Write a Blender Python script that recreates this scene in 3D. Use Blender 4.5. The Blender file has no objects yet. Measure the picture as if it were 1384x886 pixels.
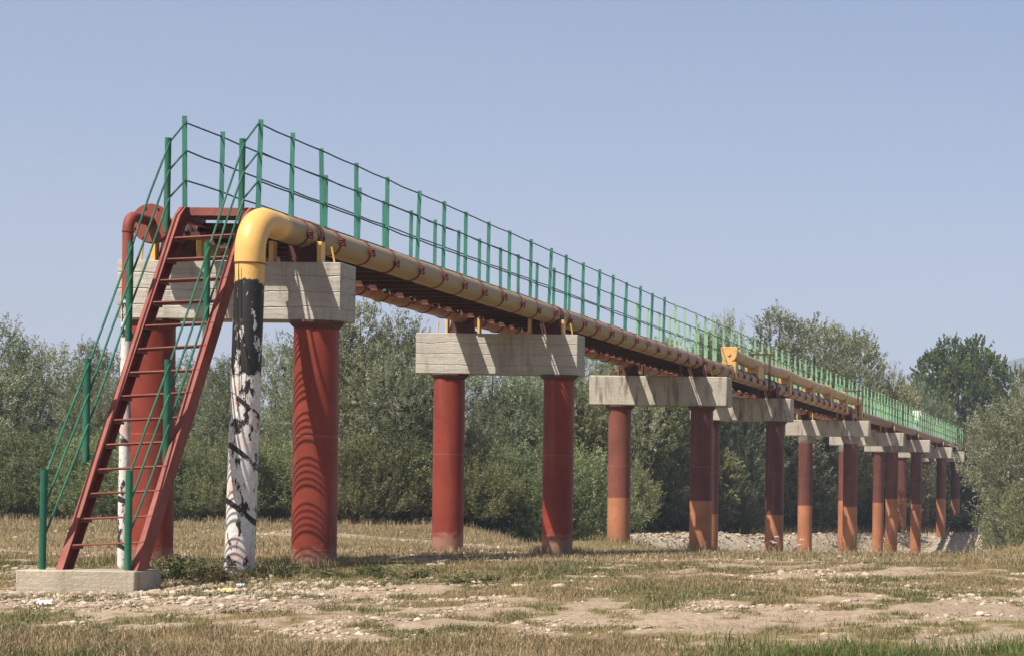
import bpy, bmesh, math, random
import numpy as np
from mathutils import Vector, Matrix

random.seed(7)
RNG = np.random.default_rng(7)
C = bpy.context.scene.collection
F = 2700.0                    # focal length in pixels of a 1384 px wide picture
ROLL = 0.012
R = math.radians

# ------------------------------------------------------------------ helpers
def MB_frames(path):
    pts = [Vector(p) for p in path]
    tang = []
    for i in range(len(pts)):
        a = pts[max(i - 1, 0)]; b = pts[min(i + 1, len(pts) - 1)]
        tang.append((b - a).normalized())
    t0 = tang[0]
    up = Vector((0, 0, 1)) if abs(t0.z) < 0.9 else Vector((1, 0, 0))
    n = (up - t0 * up.dot(t0)).normalized()
    out = []
    for i, t in enumerate(tang):
        if i:
            n = (n - t * n.dot(t)).normalized()
        out.append((pts[i], n, t.cross(n)))
    return out

class MB:
    def __init__(self):
        self.v = []; self.f = []
    def box(self, x0, x1, y0, y1, z0, z1):
        b = len(self.v)
        self.v += [(x0, y0, z0), (x1, y0, z0), (x1, y1, z0), (x0, y1, z0), (x0, y0, z1), (x1, y0, z1), (x1, y1, z1), (x0, y1, z1)]
        self.f += [[b + i for i in q] for q in ((0, 3, 2, 1), (4, 5, 6, 7), (0, 1, 5, 4), (1, 2, 6, 5), (2, 3, 7, 6), (3, 0, 4, 7))]
        return self
    def prism(self, poly, axis, a0, a1):
        """poly: 2-D outline in the two other axes (in xyz order), extruded along axis from a0 to a1"""
        b = len(self.v); n = len(poly)
        for a in (a0, a1):
            for p, q in poly:
                self.v.append((a, p, q) if axis == 'x' else (p, a, q) if axis == 'y' else (p, q, a))
        self.f.append([b + i for i in range(n)][::-1]); self.f.append([b + n + i for i in range(n)])
        for i in range(n):
            j = (i + 1) % n
            self.f.append([b + i, b + j, b + n + j, b + n + i])
        return self
    def bar(self, p, q, w, h, up=(0, 0, 1)):
        """rectangular bar from p to q, w across, h along up"""
        p = Vector(p); q = Vector(q); t = (q - p).normalized(); u = Vector(up)
        u = (u - t * u.dot(t)).normalized(); s = t.cross(u)
        b = len(self.v)
        for c in (p, q):
            for i, j in ((-1, -1), (1, -1), (1, 1), (-1, 1)):
                self.v.append(tuple(c + s * (i * w / 2) + u * (j * h / 2)))
        self.f += [[b + i for i in k] for k in ((0, 1, 2, 3), (7, 6, 5, 4), (0, 4, 5, 1), (1, 5, 6, 2), (2, 6, 7, 3), (3, 7, 4, 0))]
        return self
    def tube(self, path, r, n=12, caps=True, squash=None):
        fr = MB_frames(path); b = len(self.v); m = len(fr)
        rr = r if hasattr(r, '__len__') else [r] * m
        for (p, a, c), ra in zip(fr, rr):
            for k in range(n):
                an = 2 * math.pi * k / n
                self.v.append(tuple(p + a * (ra * math.cos(an)) + c * (ra * math.sin(an))))
        for i in range(m - 1):
            for k in range(n):
                k2 = (k + 1) % n
                self.f.append([b + i * n + k, b + i * n + k2, b + (i + 1) * n + k2, b + (i + 1) * n + k])
        if caps:
            self.f.append([b + k for k in range(n)][::-1]); self.f.append([b + (m - 1) * n + k for k in range(n)])
        return self
    def ring(self, c, axis, r0, r1, w, n=28, a0=0.0, a1=2 * math.pi):
        """flat band round an axis"""
        c = Vector(c); t = Vector(axis).normalized()
        up = Vector((0, 0, 1)) if abs(t.z) < 0.9 else Vector((1, 0, 0))
        a = (up - t * up.dot(t)).normalized(); s = t.cross(a); b = len(self.v)
        full = abs(a1 - a0 - 2 * math.pi) < 1e-6; m = n if full else n + 1
        for k in range(m):
            an = a0 + (a1 - a0) * k / n; d = a * math.cos(an) + s * math.sin(an)
            for ra, o in ((r0, -w / 2), (r1, -w / 2), (r1, w / 2), (r0, w / 2)):
                self.v.append(tuple(c + d * ra + t * o))
        for k in range(n):
            k2 = (k + 1) % m
            for j in range(4):
                j2 = (j + 1) % 4
                self.f.append([b + k * 4 + j, b + k * 4 + j2, b + k2 * 4 + j2, b + k2 * 4 + j])
        if not full:
            self.f.append([b, b + 1, b + 2, b + 3]); e = b + (m - 1) * 4; self.f.append([e + 3, e + 2, e + 1, e])
        return self
    def mesh(self, name, origin=(0, 0, 0), sharp=35):
        me = bpy.data.meshes.new(name)
        o = origin
        me.from_pydata([(a - o[0], b - o[1], c - o[2]) for a, b, c in self.v], [], self.f)
        bm = bmesh.new(); bm.from_mesh(me); bmesh.ops.recalc_face_normals(bm, faces=bm.faces); bm.to_mesh(me); bm.free()
        me.polygons.foreach_set('use_smooth', [True] * len(me.polygons))
        me.set_sharp_from_angle(angle=R(sharp))
        me.update()
        return me

WL = {}          # world position of every object's origin
def link(o, loc=(0, 0, 0), parent=None):
    C.objects.link(o)
    if parent is not None:
        p = WL[parent.name]; o.parent = parent
        o.location = (loc[0] - p[0], loc[1] - p[1], loc[2] - p[2])
    else:
        o.location = loc
    WL[o.name] = tuple(loc)
    return o
def tag(o, label, cat, group=None, kind=None):
    if label: o['label'] = label
    if cat: o['category'] = cat
    if group: o['group'] = group
    if kind: o['kind'] = kind
    return o
def thing(name, label, cat, loc=(0, 0, 0), group=None):
    o = bpy.data.objects.new(name, None); o.empty_display_size = 0.2
    link(o, loc); return tag(o, label, cat, group)
def part(name, mb, mat, parent=None, loc=None, bevel=0, sharp=35, label=None):
    """a mesh built in world coordinates, linked under parent (or on its own)"""
    org = loc if loc is not None else (WL[parent.name] if parent is not None else (0, 0, 0))
    me = mb.mesh(name, org, sharp); me.materials.append(mat)
    o = bpy.data.objects.new(name, me); link(o, org, parent)
    if bevel:
        b = o.modifiers.new('bevel', 'BEVEL'); b.width = bevel; b.segments = 2; b.limit_method = 'ANGLE'; b.angle_limit = R(50)
    if label: o['label'] = label
    return o
def dup(src, loc, parent=None):
    o = src.copy(); return link(o, loc, parent)

# ------------------------------------------------------------------ materials
def newmat(name):
    m = bpy.data.materials.new(name); m.use_nodes = True
    nt = m.node_tree; nt.nodes.clear()
    return m, nt
def nd(nt, t, **kw):
    n = nt.nodes.new(t)
    for k, v in kw.items():
        if k in n.inputs: n.inputs[k].default_value = v
        else: setattr(n, k, v)
    return n
def lk(nt, a, b): nt.links.new(a, b)
def col(c): return (c[0], c[1], c[2], 1)
def noise(nt, vec, scale, detail=4, rough=0.55, stretch=None):
    if stretch:
        mp = nd(nt, 'ShaderNodeMapping'); mp.inputs['Scale'].default_value = stretch
        lk(nt, vec, mp.inputs['Vector']); vec = mp.outputs['Vector']
    n = nd(nt, 'ShaderNodeTexNoise'); n.inputs['Scale'].default_value = scale
    n.inputs['Detail'].default_value = detail; n.inputs['Roughness'].default_value = rough
    lk(nt, vec, n.inputs['Vector']); return n.outputs['Fac']
def ramp(nt, fac, lo, hi):
    n = nd(nt, 'ShaderNodeMapRange'); n.inputs['From Min'].default_value = lo; n.inputs['From Max'].default_value = hi
    lk(nt, fac, n.inputs['Value']); return n.outputs['Result']
def mix(nt, fac, a, b):
    n = nd(nt, 'ShaderNodeMix', data_type='RGBA')
    if hasattr(fac, 'is_linked'): lk(nt, fac, n.inputs['Factor'])
    else: n.inputs['Factor'].default_value = fac
    for s, x in ((n.inputs[6], a), (n.inputs[7], b)):
        if hasattr(x, 'is_linked'): lk(nt, x, s)
        else: s.default_value = col(x)
    return n.outputs[2]
def math_(nt, op, a, b=None):
    n = nd(nt, 'ShaderNodeMath', operation=op)
    for s, x in ((n.inputs[0], a), (n.inputs[1], b)):
        if x is None: continue
        if hasattr(x, 'is_linked'): lk(nt, x, s)
        else: s.default_value = x
    return n.outputs[0]
def finish(nt, color, rough=0.6, bump=None, bump_str=0.3, bump_dist=0.01, spec=0.4, metal=0.0):
    p = nd(nt, 'ShaderNodeBsdfPrincipled'); o = nd(nt, 'ShaderNodeOutputMaterial')
    if hasattr(color, 'is_linked'): lk(nt, color, p.inputs['Base Color'])
    else: p.inputs['Base Color'].default_value = col(color)
    if hasattr(rough, 'is_linked'): lk(nt, rough, p.inputs['Roughness'])
    else: p.inputs['Roughness'].default_value = rough
    p.inputs['Specular IOR Level'].default_value = spec; p.inputs['Metallic'].default_value = metal
    if bump is not None:
        b = nd(nt, 'ShaderNodeBump'); b.inputs['Strength'].default_value = bump_str; b.inputs['Distance'].default_value = bump_dist
        lk(nt, bump, b.inputs['Height']); lk(nt, b.outputs['Normal'], p.inputs['Normal'])
    lk(nt, p.outputs['BSDF'], o.inputs['Surface'])
    return p
def pos(nt):
    g = nd(nt, 'ShaderNodeNewGeometry'); s = nd(nt, 'ShaderNodeSeparateXYZ'); lk(nt, g.outputs['Position'], s.inputs[0])
    return g.outputs['Position'], s.outputs[0], s.outputs[1], s.outputs[2]

def paint(name, c, worn=None, wear=(0.62, 0.72), scale=6, rough=0.5, fade=0.2, bump=0.15, dust=None):
    m, nt = newmat(name); P, X, Y, Z = pos(nt)
    n1 = noise(nt, P, 1.7, 5); n2 = noise(nt, P, scale, 6, 0.65); n3 = noise(nt, P, 40, 3)
    dark = tuple(x * (1 - fade) for x in c); light = tuple(min(1, x * (1 + fade) + 0.006) for x in c)
    k = mix(nt, ramp(nt, n1, 0.3, 0.7), dark, light)
    if worn: k = mix(nt, ramp(nt, n2, *wear), k, worn)
    n4 = noise(nt, P, 24, 5, 0.7)
    k = mix(nt, math_(nt, 'MULTIPLY', ramp(nt, n4, 0.63, 0.68), 0.6), k, tuple(x * 0.35 + .01 for x in c))
    if dust:
        st = noise(nt, P, 9, 5, 0.6, (1, 1, 0.12)); k = mix(nt, math_(nt, 'MULTIPLY', ramp(nt, st, 0.52, 0.75), 0.55), k, dust)
    rg = ramp(nt, n2, 0.2, 0.9); rg = math_(nt, 'MULTIPLY_ADD', rg, 0.25); nt.nodes[-1].inputs[2].default_value = rough - 0.12
    finish(nt, k, rg, math_(nt, 'ADD', n2, math_(nt, 'MULTIPLY', n3, 0.4)), bump, 0.01, 0.28)
    return m

RED = paint('red_oxide_paint', (0.215, 0.046, 0.029), (0.17, 0.04, 0.03), (0.56, 0.78), rough=0.62, dust=(0.28, 0.09, 0.065))
RED_STEEL = paint('weathered_red_steel', (0.19, 0.055, 0.039), (0.13, 0.045, 0.035), (0.5, 0.72), 9, 0.6, 0.28)
DARK_STEEL = paint('dark_rusty_steel', (0.06, 0.032, 0.024), (0.1, 0.05, 0.03), (0.5, 0.7), 7, 0.7, 0.3)
GREEN_STAIR = paint('bottle_green_paint', (0.012, 0.1, 0.055), (0.05, 0.17, 0.1), (0.62, 0.75), 12, 0.42, 0.25, dust=(0.16, 0.22, 0.16))
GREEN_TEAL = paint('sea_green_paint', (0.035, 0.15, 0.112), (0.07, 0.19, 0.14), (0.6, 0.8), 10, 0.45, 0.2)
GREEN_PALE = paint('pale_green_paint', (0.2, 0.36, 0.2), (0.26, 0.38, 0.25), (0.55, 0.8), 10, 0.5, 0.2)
GREEN_ROD = paint('shade_darkened_green_rod', (0.014, 0.075, 0.06), (0.04, 0.06, 0.05), (0.5, 0.7), 14, 0.5, 0.3)  # rod green darkened: the shade seen from below is in the colour
YELLOW = paint('signal_yellow_paint', (0.66, 0.4, 0.12), (0.45, 0.25, 0.1), (0.64, 0.78), 7, 0.42, 0.1)
YELLOW_PLATE = paint('ochre_plate_paint', (0.55, 0.33, 0.11), (0.3, 0.15, 0.07), (0.55, 0.7), 9, 0.55, 0.15)
CLAMP = paint('rusty_clamp_steel', (0.15, 0.04, 0.03), (0.07, 0.03, 0.025), (0.5, 0.7), 20, 0.6, 0.25)
LUG = paint('red_clamp_lug', (0.17, 0.035, 0.03), (0.1, 0.04, 0.03), (0.5, 0.7), 20, 0.6, 0.25)

def pipe_paint():
    m, nt = newmat('weathered_ochre_pipe'); P, X, Y, Z = pos(nt)
    n1 = noise(nt, P, 1.1, 5, 0.6); n2 = noise(nt, P, 6, 6, 0.65, (1, 0.35, 1)); n3 = noise(nt, P, 30, 4)
    a = mix(nt, ramp(nt, n1, 0.3, 0.7), (0.26, 0.19, 0.092), (0.32, 0.225, 0.1))
    a = mix(nt, math_(nt, 'MULTIPLY', ramp(nt, n2, 0.5, 0.72), 0.5), a, (0.23, 0.16, 0.09))
    rust = mix(nt, ramp(nt, n2, 0.35, 0.65), (0.3, 0.15, 0.06), (0.19, 0.085, 0.045))
    far = ramp(nt, Y, 34, 58)
    a = mix(nt, math_(nt, 'MULTIPLY', far, ramp(nt, n1, 0.25, 0.65)), a, rust)
    a = mix(nt, ramp(nt, Y, 76, 84), a, mix(nt, ramp(nt, n2, 0.35, 0.65), (0.24, 0.11, 0.055), (0.15, 0.075, 0.045)))
    clean = ramp(nt, Y, 25.15, 24.95)
    a = mix(nt, clean, a, (0.66, 0.4, 0.12))
    a = mix(nt, math_(nt, 'MULTIPLY', ramp(nt, Z, 3.42, 3.5), math_(nt, 'MULTIPLY', ramp(nt, n2, 0.42, 0.62), 0.5)), a, (0.2, 0.15, 0.1))
    finish(nt, a, 0.5, math_(nt, 'ADD', n2, math_(nt, 'MULTIPLY', n3, 0.3)), 0.18, 0.012)
    return m
PIPE = pipe_paint()
PIPE_UP = paint('faded_ochre_pipe', (0.4, 0.27, 0.12), (0.27, 0.16, 0.08), (0.55, 0.75), 5, 0.5, 0.15)

def drop_paint(name, top_c, black_top, black_bot):
    """standing pipe: paint above, torn bitumen wrap in the middle, whitewash below with black scraps"""
    m, nt = newmat(name); P, X, Y, Z = pos(nt)
    n1 = noise(nt, P, 5, 6, 0.7); n2 = noise(nt, P, 8, 6, 0.72, (1, 1, 0.4)); n3 = noise(nt, P, 3.2, 5, 0.6); n4 = noise(nt, P, 28, 4)
    zz = math_(nt, 'ADD', Z, math_(nt, 'MULTIPLY', math_(nt, 'SUBTRACT', n1, 0.5), 0.55))
    # whitewash with cracks, grime and old red smears
    w = mix(nt, ramp(nt, n4, 0.3, 0.7), (0.5, 0.48, 0.44), (0.68, 0.66, 0.62))
    w = mix(nt, math_(nt, 'MULTIPLY', ramp(nt, n3, 0.53, 0.63), 0.5), w, (0.5, 0.25, 0.18))
    w = mix(nt, ramp(nt, n2, 0.555, 0.57), w, (0.018, 0.017, 0.016))
    wv = nd(nt, 'ShaderNodeTexWave', wave_type='BANDS', bands_direction='Z')
    mp = nd(nt, 'ShaderNodeMapping'); mp.inputs['Rotation'].default_value = (0.35, -0.55, 0); lk(nt, P, mp.inputs['Vector']); lk(nt, mp.outputs['Vector'], wv.inputs['Vector'])
    wv.inputs['Scale'].default_value = 0.62; wv.inputs['Distortion'].default_value = 3.0; wv.inputs['Detail'].default_value = 2
    band = math_(nt, 'MULTIPLY', ramp(nt, wv.outputs['Fac'], 0.955, 0.975), ramp(nt, n1, 0.4, 0.47))
    w = mix(nt, band, w, (0.016, 0.015, 0.014))
    blk = mix(nt, ramp(nt, n2, 0.57, 0.59), (0.014, 0.013, 0.013), (0.5, 0.48, 0.45))
    a = mix(nt, ramp(nt, zz, black_bot - 0.02, black_bot + 0.02), w, blk)
    zt = math_(nt, 'ADD', Z, math_(nt, 'MULTIPLY', math_(nt, 'SUBTRACT', n1, 0.5), 0.25))
    a = mix(nt, ramp(nt, zt, black_top - 0.008, black_top + 0.008), a, top_c)
    finish(nt, a, 0.6, math_(nt, 'ADD', n2, n1), 0.4, 0.02)
    return m
DROP = drop_paint('whitewashed_tarred_pipe', (0.66, 0.4, 0.12), 2.52, 1.42)
DROP_THIN = drop_paint('whitewashed_thin_pipe', (0.33, 0.075, 0.045), 2.4, 2.25)

def concrete(name, base, dark, stain=0.5, boards=True, pits=False):
    m, nt = newmat(name); P, X, Y, Z = pos(nt)
    n1 = noise(nt, P, 1.3, 5, 0.6); n2 = noise(nt, P, 14, 6, 0.7); n3 = noise(nt, P, 6, 5, 0.65, (1, 1, 0.16)); n5 = noise(nt, P, 6, 6, 0.68, (0.22, 1, 3.0))
    k = mix(nt, ramp(nt, n1, 0.3, 0.72), base, tuple(x * 0.74 for x in base))
    k = mix(nt, math_(nt, 'MULTIPLY', ramp(nt, n2, 0.45, 0.75), 0.45), k, tuple(x * 0.6 for x in base))
    k = mix(nt, math_(nt, 'MULTIPLY', ramp(nt, n3, 0.52, 0.7), stain), k, dark)
    h = math_(nt, 'ADD', n2, n5)
    if boards:
        fr = math_(nt, 'FRACT', math_(nt, 'MULTIPLY', math_(nt, 'ADD', Z, math_(nt, 'MULTIPLY', math_(nt, 'SUBTRACT', n1, 0.5), 0.12)), 4.9))
        line = ramp(nt, math_(nt, 'ABSOLUTE', math_(nt, 'SUBTRACT', fr, 0.5)), 0.06, 0.0)
        k = mix(nt, math_(nt, 'MULTIPLY', line, math_(nt, 'MULTIPLY', ramp(nt, n5, 0.4, 0.62), 0.32)), k, tuple(x * 0.5 for x in base))
        k = mix(nt, math_(nt, 'MULTIPLY', ramp(nt, n5, 0.48, 0.7), 0.6), k, tuple(x * 0.58 for x in base))
        h = math_(nt, 'SUBTRACT', h, line)
    if pits:
        n6 = noise(nt, P, 38, 4, 0.7); k = mix(nt, ramp(nt, n6, 0.6, 0.72), k, tuple(x * 0.5 for x in base)); h = math_(nt, 'SUBTRACT', h, n6)
    finish(nt, k, 0.9, h, 0.6, 0.02, 0.2)
    return m
CONC_NEW = concrete('board_marked_concrete', (0.46, 0.43, 0.37), (0.16, 0.125, 0.095), 0.5)
CONC_OLD = concrete('weathered_concrete', (0.45, 0.41, 0.34), (0.1, 0.078, 0.06), 0.85, False, True)
CONC_PAD = concrete('footing_concrete', (0.42, 0.365, 0.28), (0.17, 0.14, 0.1), 0.7, False, True)
CAPITAL = paint('dark_capital_paint', (0.085, 0.04, 0.035), (0.13, 0.06, 0.045), (0.5, 0.7), 8, 0.65, 0.25)
CAPITAL_GREY = paint('grey_cement_collar', (0.22, 0.19, 0.165), (0.1, 0.06, 0.05), (0.5, 0.7), 8, 0.8, 0.25)

def column_paint(name, top_c, low_c, zsplit, fade=0.2):
    m, nt = newmat(name); P, X, Y, Z = pos(nt)
    n1 = noise(nt, P, 1.4, 5); n2 = noise(nt, P, 7, 6, 0.65); n3 = noise(nt, P, 5, 5, 0.6, (1, 1, 0.1)); n4 = noise(nt, P, 45, 3)
    def tone(c):
        k = mix(nt, ramp(nt, n1, 0.3, 0.7), tuple(x * (1 - fade) for x in c), tuple(x * (1 + fade) for x in c))
        k = mix(nt, math_(nt, 'MULTIPLY', ramp(nt, n3, 0.52, 0.72), 0.4), k, (min(1, c[0] * 1.1 + .05), c[1] * 1.2 + .05, c[2] * 1.2 + .045))
        return mix(nt, math_(nt, 'MULTIPLY', ramp(nt, n2, 0.56, 0.74), 0.55), k, tuple(x * 0.55 for x in c))
    n6 = noise(nt, P, 20, 5, 0.72)
    a = tone(top_c)
    zz = math_(nt, 'ADD', Z, math_(nt, 'MULTIPLY', math_(nt, 'SUBTRACT', n2, 0.5), 0.035))
    if zsplit is not None:
        a = mix(nt, ramp(nt, zz, zsplit + 0.012, zsplit - 0.012), a, tone(low_c))
    a = mix(nt, math_(nt, 'MULTIPLY', ramp(nt, n6, 0.64, 0.69), 0.55), a, (0.07, 0.035, 0.025))
    n7 = noise(nt, P, 10, 4, 0.6, (1, 1, 0.05)); a = mix(nt, math_(nt, 'MULTIPLY', ramp(nt, n7, 0.57, 0.72), 0.35), a, (0.12, 0.045, 0.03))
    # field weld seams every few metres, slightly paler
    fr = math_(nt, 'FRACT', math_(nt, 'MULTIPLY', math_(nt, 'ADD', Z, 20.62), 0.68))
    seam = ramp(nt, math_(nt, 'ABSOLUTE', math_(nt, 'SUBTRACT', fr, 0.5)), 0.012, 0.004)
    a = mix(nt, math_(nt, 'MULTIPLY', seam, 0.25), a, (0.38, 0.14, 0.1))
    mud = ramp(nt, math_(nt, 'ADD', Z, math_(nt, 'MULTIPLY', n2, 0.5)), -0.45, -0.62) if zsplit is None else None
    if mud is not None: a = mix(nt, math_(nt, 'MULTIPLY', mud, 0.5), a, (0.32, 0.22, 0.16))
    finish(nt, a, 0.52, math_(nt, 'ADD', math_(nt, 'ADD', n2, math_(nt, 'MULTIPLY', n4, 0.3)), seam), 0.15, 0.012, 0.25)
    return m

# ------------------------------------------------------------------ terrain
def sm(x, a, b):
    t = np.clip((np.asarray(x, float) - a) / (b - a), 0, 1); return t * t * (3 - 2 * t)
def vnoise(x, y, seed=0):
    x = np.asarray(x, float); y = np.asarray(y, float)
    xi = np.floor(x).astype(np.int64); yi = np.floor(y).astype(np.int64); xf = x - xi; yf = y - yi
    def h(a, b):
        n = (a * 374761393 + b * 668265263 + seed * 974634599) & 0x7fffffff
        n = ((n ^ (n >> 13)) * 1274126177) & 0x7fffffff
        return ((n ^ (n >> 16)) & 0xffff) / 65535.0
    u = xf * xf * (3 - 2 * xf); v = yf * yf * (3 - 2 * yf)
    return (h(xi, yi) * (1 - u) + h(xi + 1, yi) * u) * (1 - v) + (h(xi, yi + 1) * (1 - u) + h(xi + 1, yi + 1) * u) * v
def fbm(x, y, s, seed=0, o=4):
    t = 0; a = 0.5; n = 0
    for i in range(o):
        t = t + a * vnoise(np.asarray(x) * s, np.asarray(y) * s, seed + i); n += a; a *= 0.5; s *= 2.03
    return t / n
def bank_x(Y): return np.interp(Y, [30, 50, 58, 66, 72, 107, 118, 126], [-14, -14.5, -16.5, -18.8, -18.3, -12, -9, 30])
def ground_z(X, Y):
    X = np.asarray(X, float); Y = np.asarray(Y, float)
    zc = np.interp(Y, [-60, 0, 10, 14, 18, 22, 26, 37, 50, 60, 63, 66, 75, 98, 108, 120, 135, 200, 5000], [-1.75, -1.6, -1.52, -1.45, -1.3, -1.1, -.9, -1.08, -1.5, -1.86, -1.98, -2.25, -3.1, -3.3, -2.85, -1.75, -1.6, -1.4, -1.4])
    zl = np.interp(Y, [-60, 0, 10, 14, 18, 22, 26, 37, 62, 72, 82, 96, 118, 130, 200, 5000], [-1.75, -1.6, -1.52, -1.45, -1.3, -1.1, -.9, -.97, -1.0, -1.3, -1.56, -1.82, -2.05, -1.8, -1.4, -1.4])
    t = sm(bank_x(Y) - X, -2.5 * sm(Y, 66, 56), 2.3 + 3.5 * sm(Y, 66, 56)); z = zc * (1 - t) + zl * t
    near = sm(Y, 320, 200)
    z = z + ((fbm(X, Y, 0.22, 3) - 0.5) * 0.22 + (fbm(X, Y, 1.3, 9, 3) - 0.5) * 0.055) * near
    z = z + 0.28 * np.exp(-((X + 12.6) / 1.6) ** 2 - ((Y - 48.0) / 2.2) ** 2)            # mound by the third pier
    z = z + 0.35 * np.exp(-((X + 2.2) / 1.3) ** 2 - ((Y - 50) / 3) ** 2)                # heap at the far right
    z = z - 0.06 * np.exp(-((X + 11.5) / 1.6) ** 2 - ((Y - 22.3) / 1.3) ** 2)
    return z
def gz(X, Y): return float(ground_z(X, Y))
def channel(X, Y): return (1 - sm(bank_x(Y) - X, 1.6, 3.0)) * sm(Y, 62, 66) * sm(Y, 131, 123)
def bareness(X, Y):
    """0 = grown over, 1 = bare soil or stones"""
    X = np.asarray(X, float); Y = np.asarray(Y, float)
    n = fbm(X * 0.55, Y, 0.75, 21, 5)
    wob = (fbm(X, Y, 0.5, 33) - 0.5) * 3
    b = sm(Y + wob * 0.9, 17.7, 18.5) * sm(Y + wob, 22.6, 21.4) * sm(X + wob * 1.5, -7.6, -5.6)
    pad = sm(np.hypot((X + 10.3) / 3.2, (Y + wob * .4 - 21.6) / 2.6), 1.1, 0.65)
    left = sm(Y + wob * .4, 18.6, 19.4) * sm(Y + wob * .4, 22.5, 21) * sm(X + wob, -10.2, -11.2)
    b = np.maximum(b, np.maximum(pad, left) * 0.95)
    s1 = sm(np.abs(Y - 37.2 + wob * .8), 1.6, .6) * sm(np.abs(X + 12), 3.4, 2.2)
    s2 = sm(np.abs(Y - 46 + wob), 2.4, 1.0) * sm(np.abs(X + 17), 4, 2.5)
    s3 = sm(np.abs(Y - 28.6 + wob * .5), 1.5, .6) * sm(X, -13.2, -14.2)
    s4 = sm(np.abs(Y - 28.0 + wob * .6), 1.4, .4) * sm(np.abs(X + 6), 2.2, 1.2) * .8
    s5 = sm(np.abs(Y - 24.6 + wob * .5), 1.0, .3) * sm(X, -5.5, -3) * .9
    b = np.maximum.reduce([b, s1, s2, s3, s4, s5])
    n2 = fbm(X * .7, Y, 2.6, 121, 4); n3 = fbm(X * .8, Y, 6.5, 141, 3)
    b = np.clip(b * 0.58 + ((n - .5) * 1.9 + (n2 - .5) * 2.4 + (n3 - .5) * 1.7 - .02) * sm(Y, 17.0, 18.3) * (.45 + .55 * sm(Y, 40, 30)), 0, 1)
    return np.maximum(b, channel(X, Y))
def greenness(X, Y):
    g = sm(fbm(X, Y, 0.6, 51, 4), 0.45, 0.62)
    edge = sm(X + (fbm(X, Y, .9, 61) - .5) * 2, -4.2, -2.4) * sm(Y, 18.6, 17.4)
    rows = sm(np.abs(Y - 25.2 + (fbm(X, Y, .5, 63) - .5) * 3), 1.6, .4) * 0.7
    return np.clip(np.maximum.reduce([g * 0.55, edge, rows * sm(fbm(X, Y, 0.8, 77), .42, .58)]), 0, 1)

def build_ground():
    ys = np.concatenate([np.linspace(-60, 14, 30)[:-1], np.arange(14, 32, 0.11), np.arange(32, 66, 0.3), np.arange(66, 140, 0.8), np.geomspace(141, 5000, 40)])
    us = np.concatenate([np.linspace(-5000, -60, 16)[:-1], np.linspace(-60, -16, 60)[:-1], np.arange(-16, 1, 0.11), np.linspace(1.1, 30, 60), np.linspace(40, 5000, 16)])
    Xg, Yg = np.meshgrid(us, ys); nx, ny = len(us), len(ys)
    Z = ground_z(Xg, Yg)
    fine = fbm(Xg, Yg, 3.2, 90, 3) - .5 + (fbm(Xg, Yg, 8.5, 95, 2) - .5) * .7
    B = bareness(Xg, Yg); Z = Z + fine * 0.075 * B * sm(Yg, 40, 30)
    V = np.stack([Xg, Yg, Z], -1).reshape(-1, 3)
    i = np.arange(nx * ny).reshape(ny, nx)
    Q = np.stack([i[:-1, :-1], i[:-1, 1:], i[1:, 1:], i[1:, :-1]], -1).reshape(-1, 4)
    me = mesh_np('ground', V, Q)
    for nm, a in (('bare', B), ('green', greenness(Xg, Yg)), ('bed', channel(Xg, Yg))):
        at = me.attributes.new(nm, 'FLOAT', 'POINT'); at.data.foreach_set('value', a.reshape(-1).astype(np.float32))
    m, nt = newmat('dry_meadow_soil'); P, X, Y, Z_ = pos(nt)
    def attr(n):
        a = nd(nt, 'ShaderNodeAttribute'); a.attribute_name = n; return a.outputs['Fac']
    n1 = noise(nt, P, 1.2, 6, 0.65); n2 = noise(nt, P, 9, 6, 0.7); n3 = noise(nt, P, 45, 4, 0.7)
    vo = nd(nt, 'ShaderNodeTexVoronoi'); vo.inputs['Scale'].default_value = 11; lk(nt, P, vo.inputs['Vector'])
    soil = mix(nt, ramp(nt, n1, 0.3, 0.7), (0.33, 0.255, 0.175), (0.22, 0.16, 0.108))
    soil = mix(nt, ramp(nt, n3, 0.45, 0.75), soil, (0.43, 0.35, 0.26))
    soil = mix(nt, math_(nt, 'MULTIPLY', ramp(nt, n2, 0.48, 0.66), 0.75), soil, (0.19, 0.135, 0.085))
    thatch = mix(nt, ramp(nt, n2, 0.3, 0.7), (0.22, 0.16, 0.075), (0.14, 0.105, 0.048))
    thatch = mix(nt, math_(nt, 'MULTIPLY', attr('green'), 0.7), thatch, (0.085, 0.1, 0.03))
    thatch = mix(nt, ramp(nt, n3, 0.5, 0.75), thatch, (0.27, 0.205, 0.11))
    bf = ramp(nt, math_(nt, 'ADD', attr('bare'), math_(nt, 'MULTIPLY', math_(nt, 'SUBTRACT', n2, 0.5), 0.8)), 0.35, 0.6)
    k = mix(nt, bf, thatch, soil)
    bed = mix(nt, vo.outputs['Color'], (0.28, 0.24, 0.185), (0.4, 0.35, 0.28))
    bed = mix(nt, 0.6, (0.52, 0.42, 0.295), bed)
    k = mix(nt, ramp(nt, attr('bed'), 0.3, 0.6), k, bed)
    k = mix(nt, ramp(nt, Y, 150, 260), k, (0.09, 0.11, 0.045))
    finish(nt, k, 0.95, math_(nt, 'ADD', n2, math_(nt, 'MULTIPLY', n3, 0.5)), 0.7, 0.04, 0.15)
    me.materials.append(m)
    o = bpy.data.objects.new('ground', me); link(o); o['kind'] = 'structure'; o['label'] = 'dry grassy flood plain with bare stony soil patches'

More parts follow.
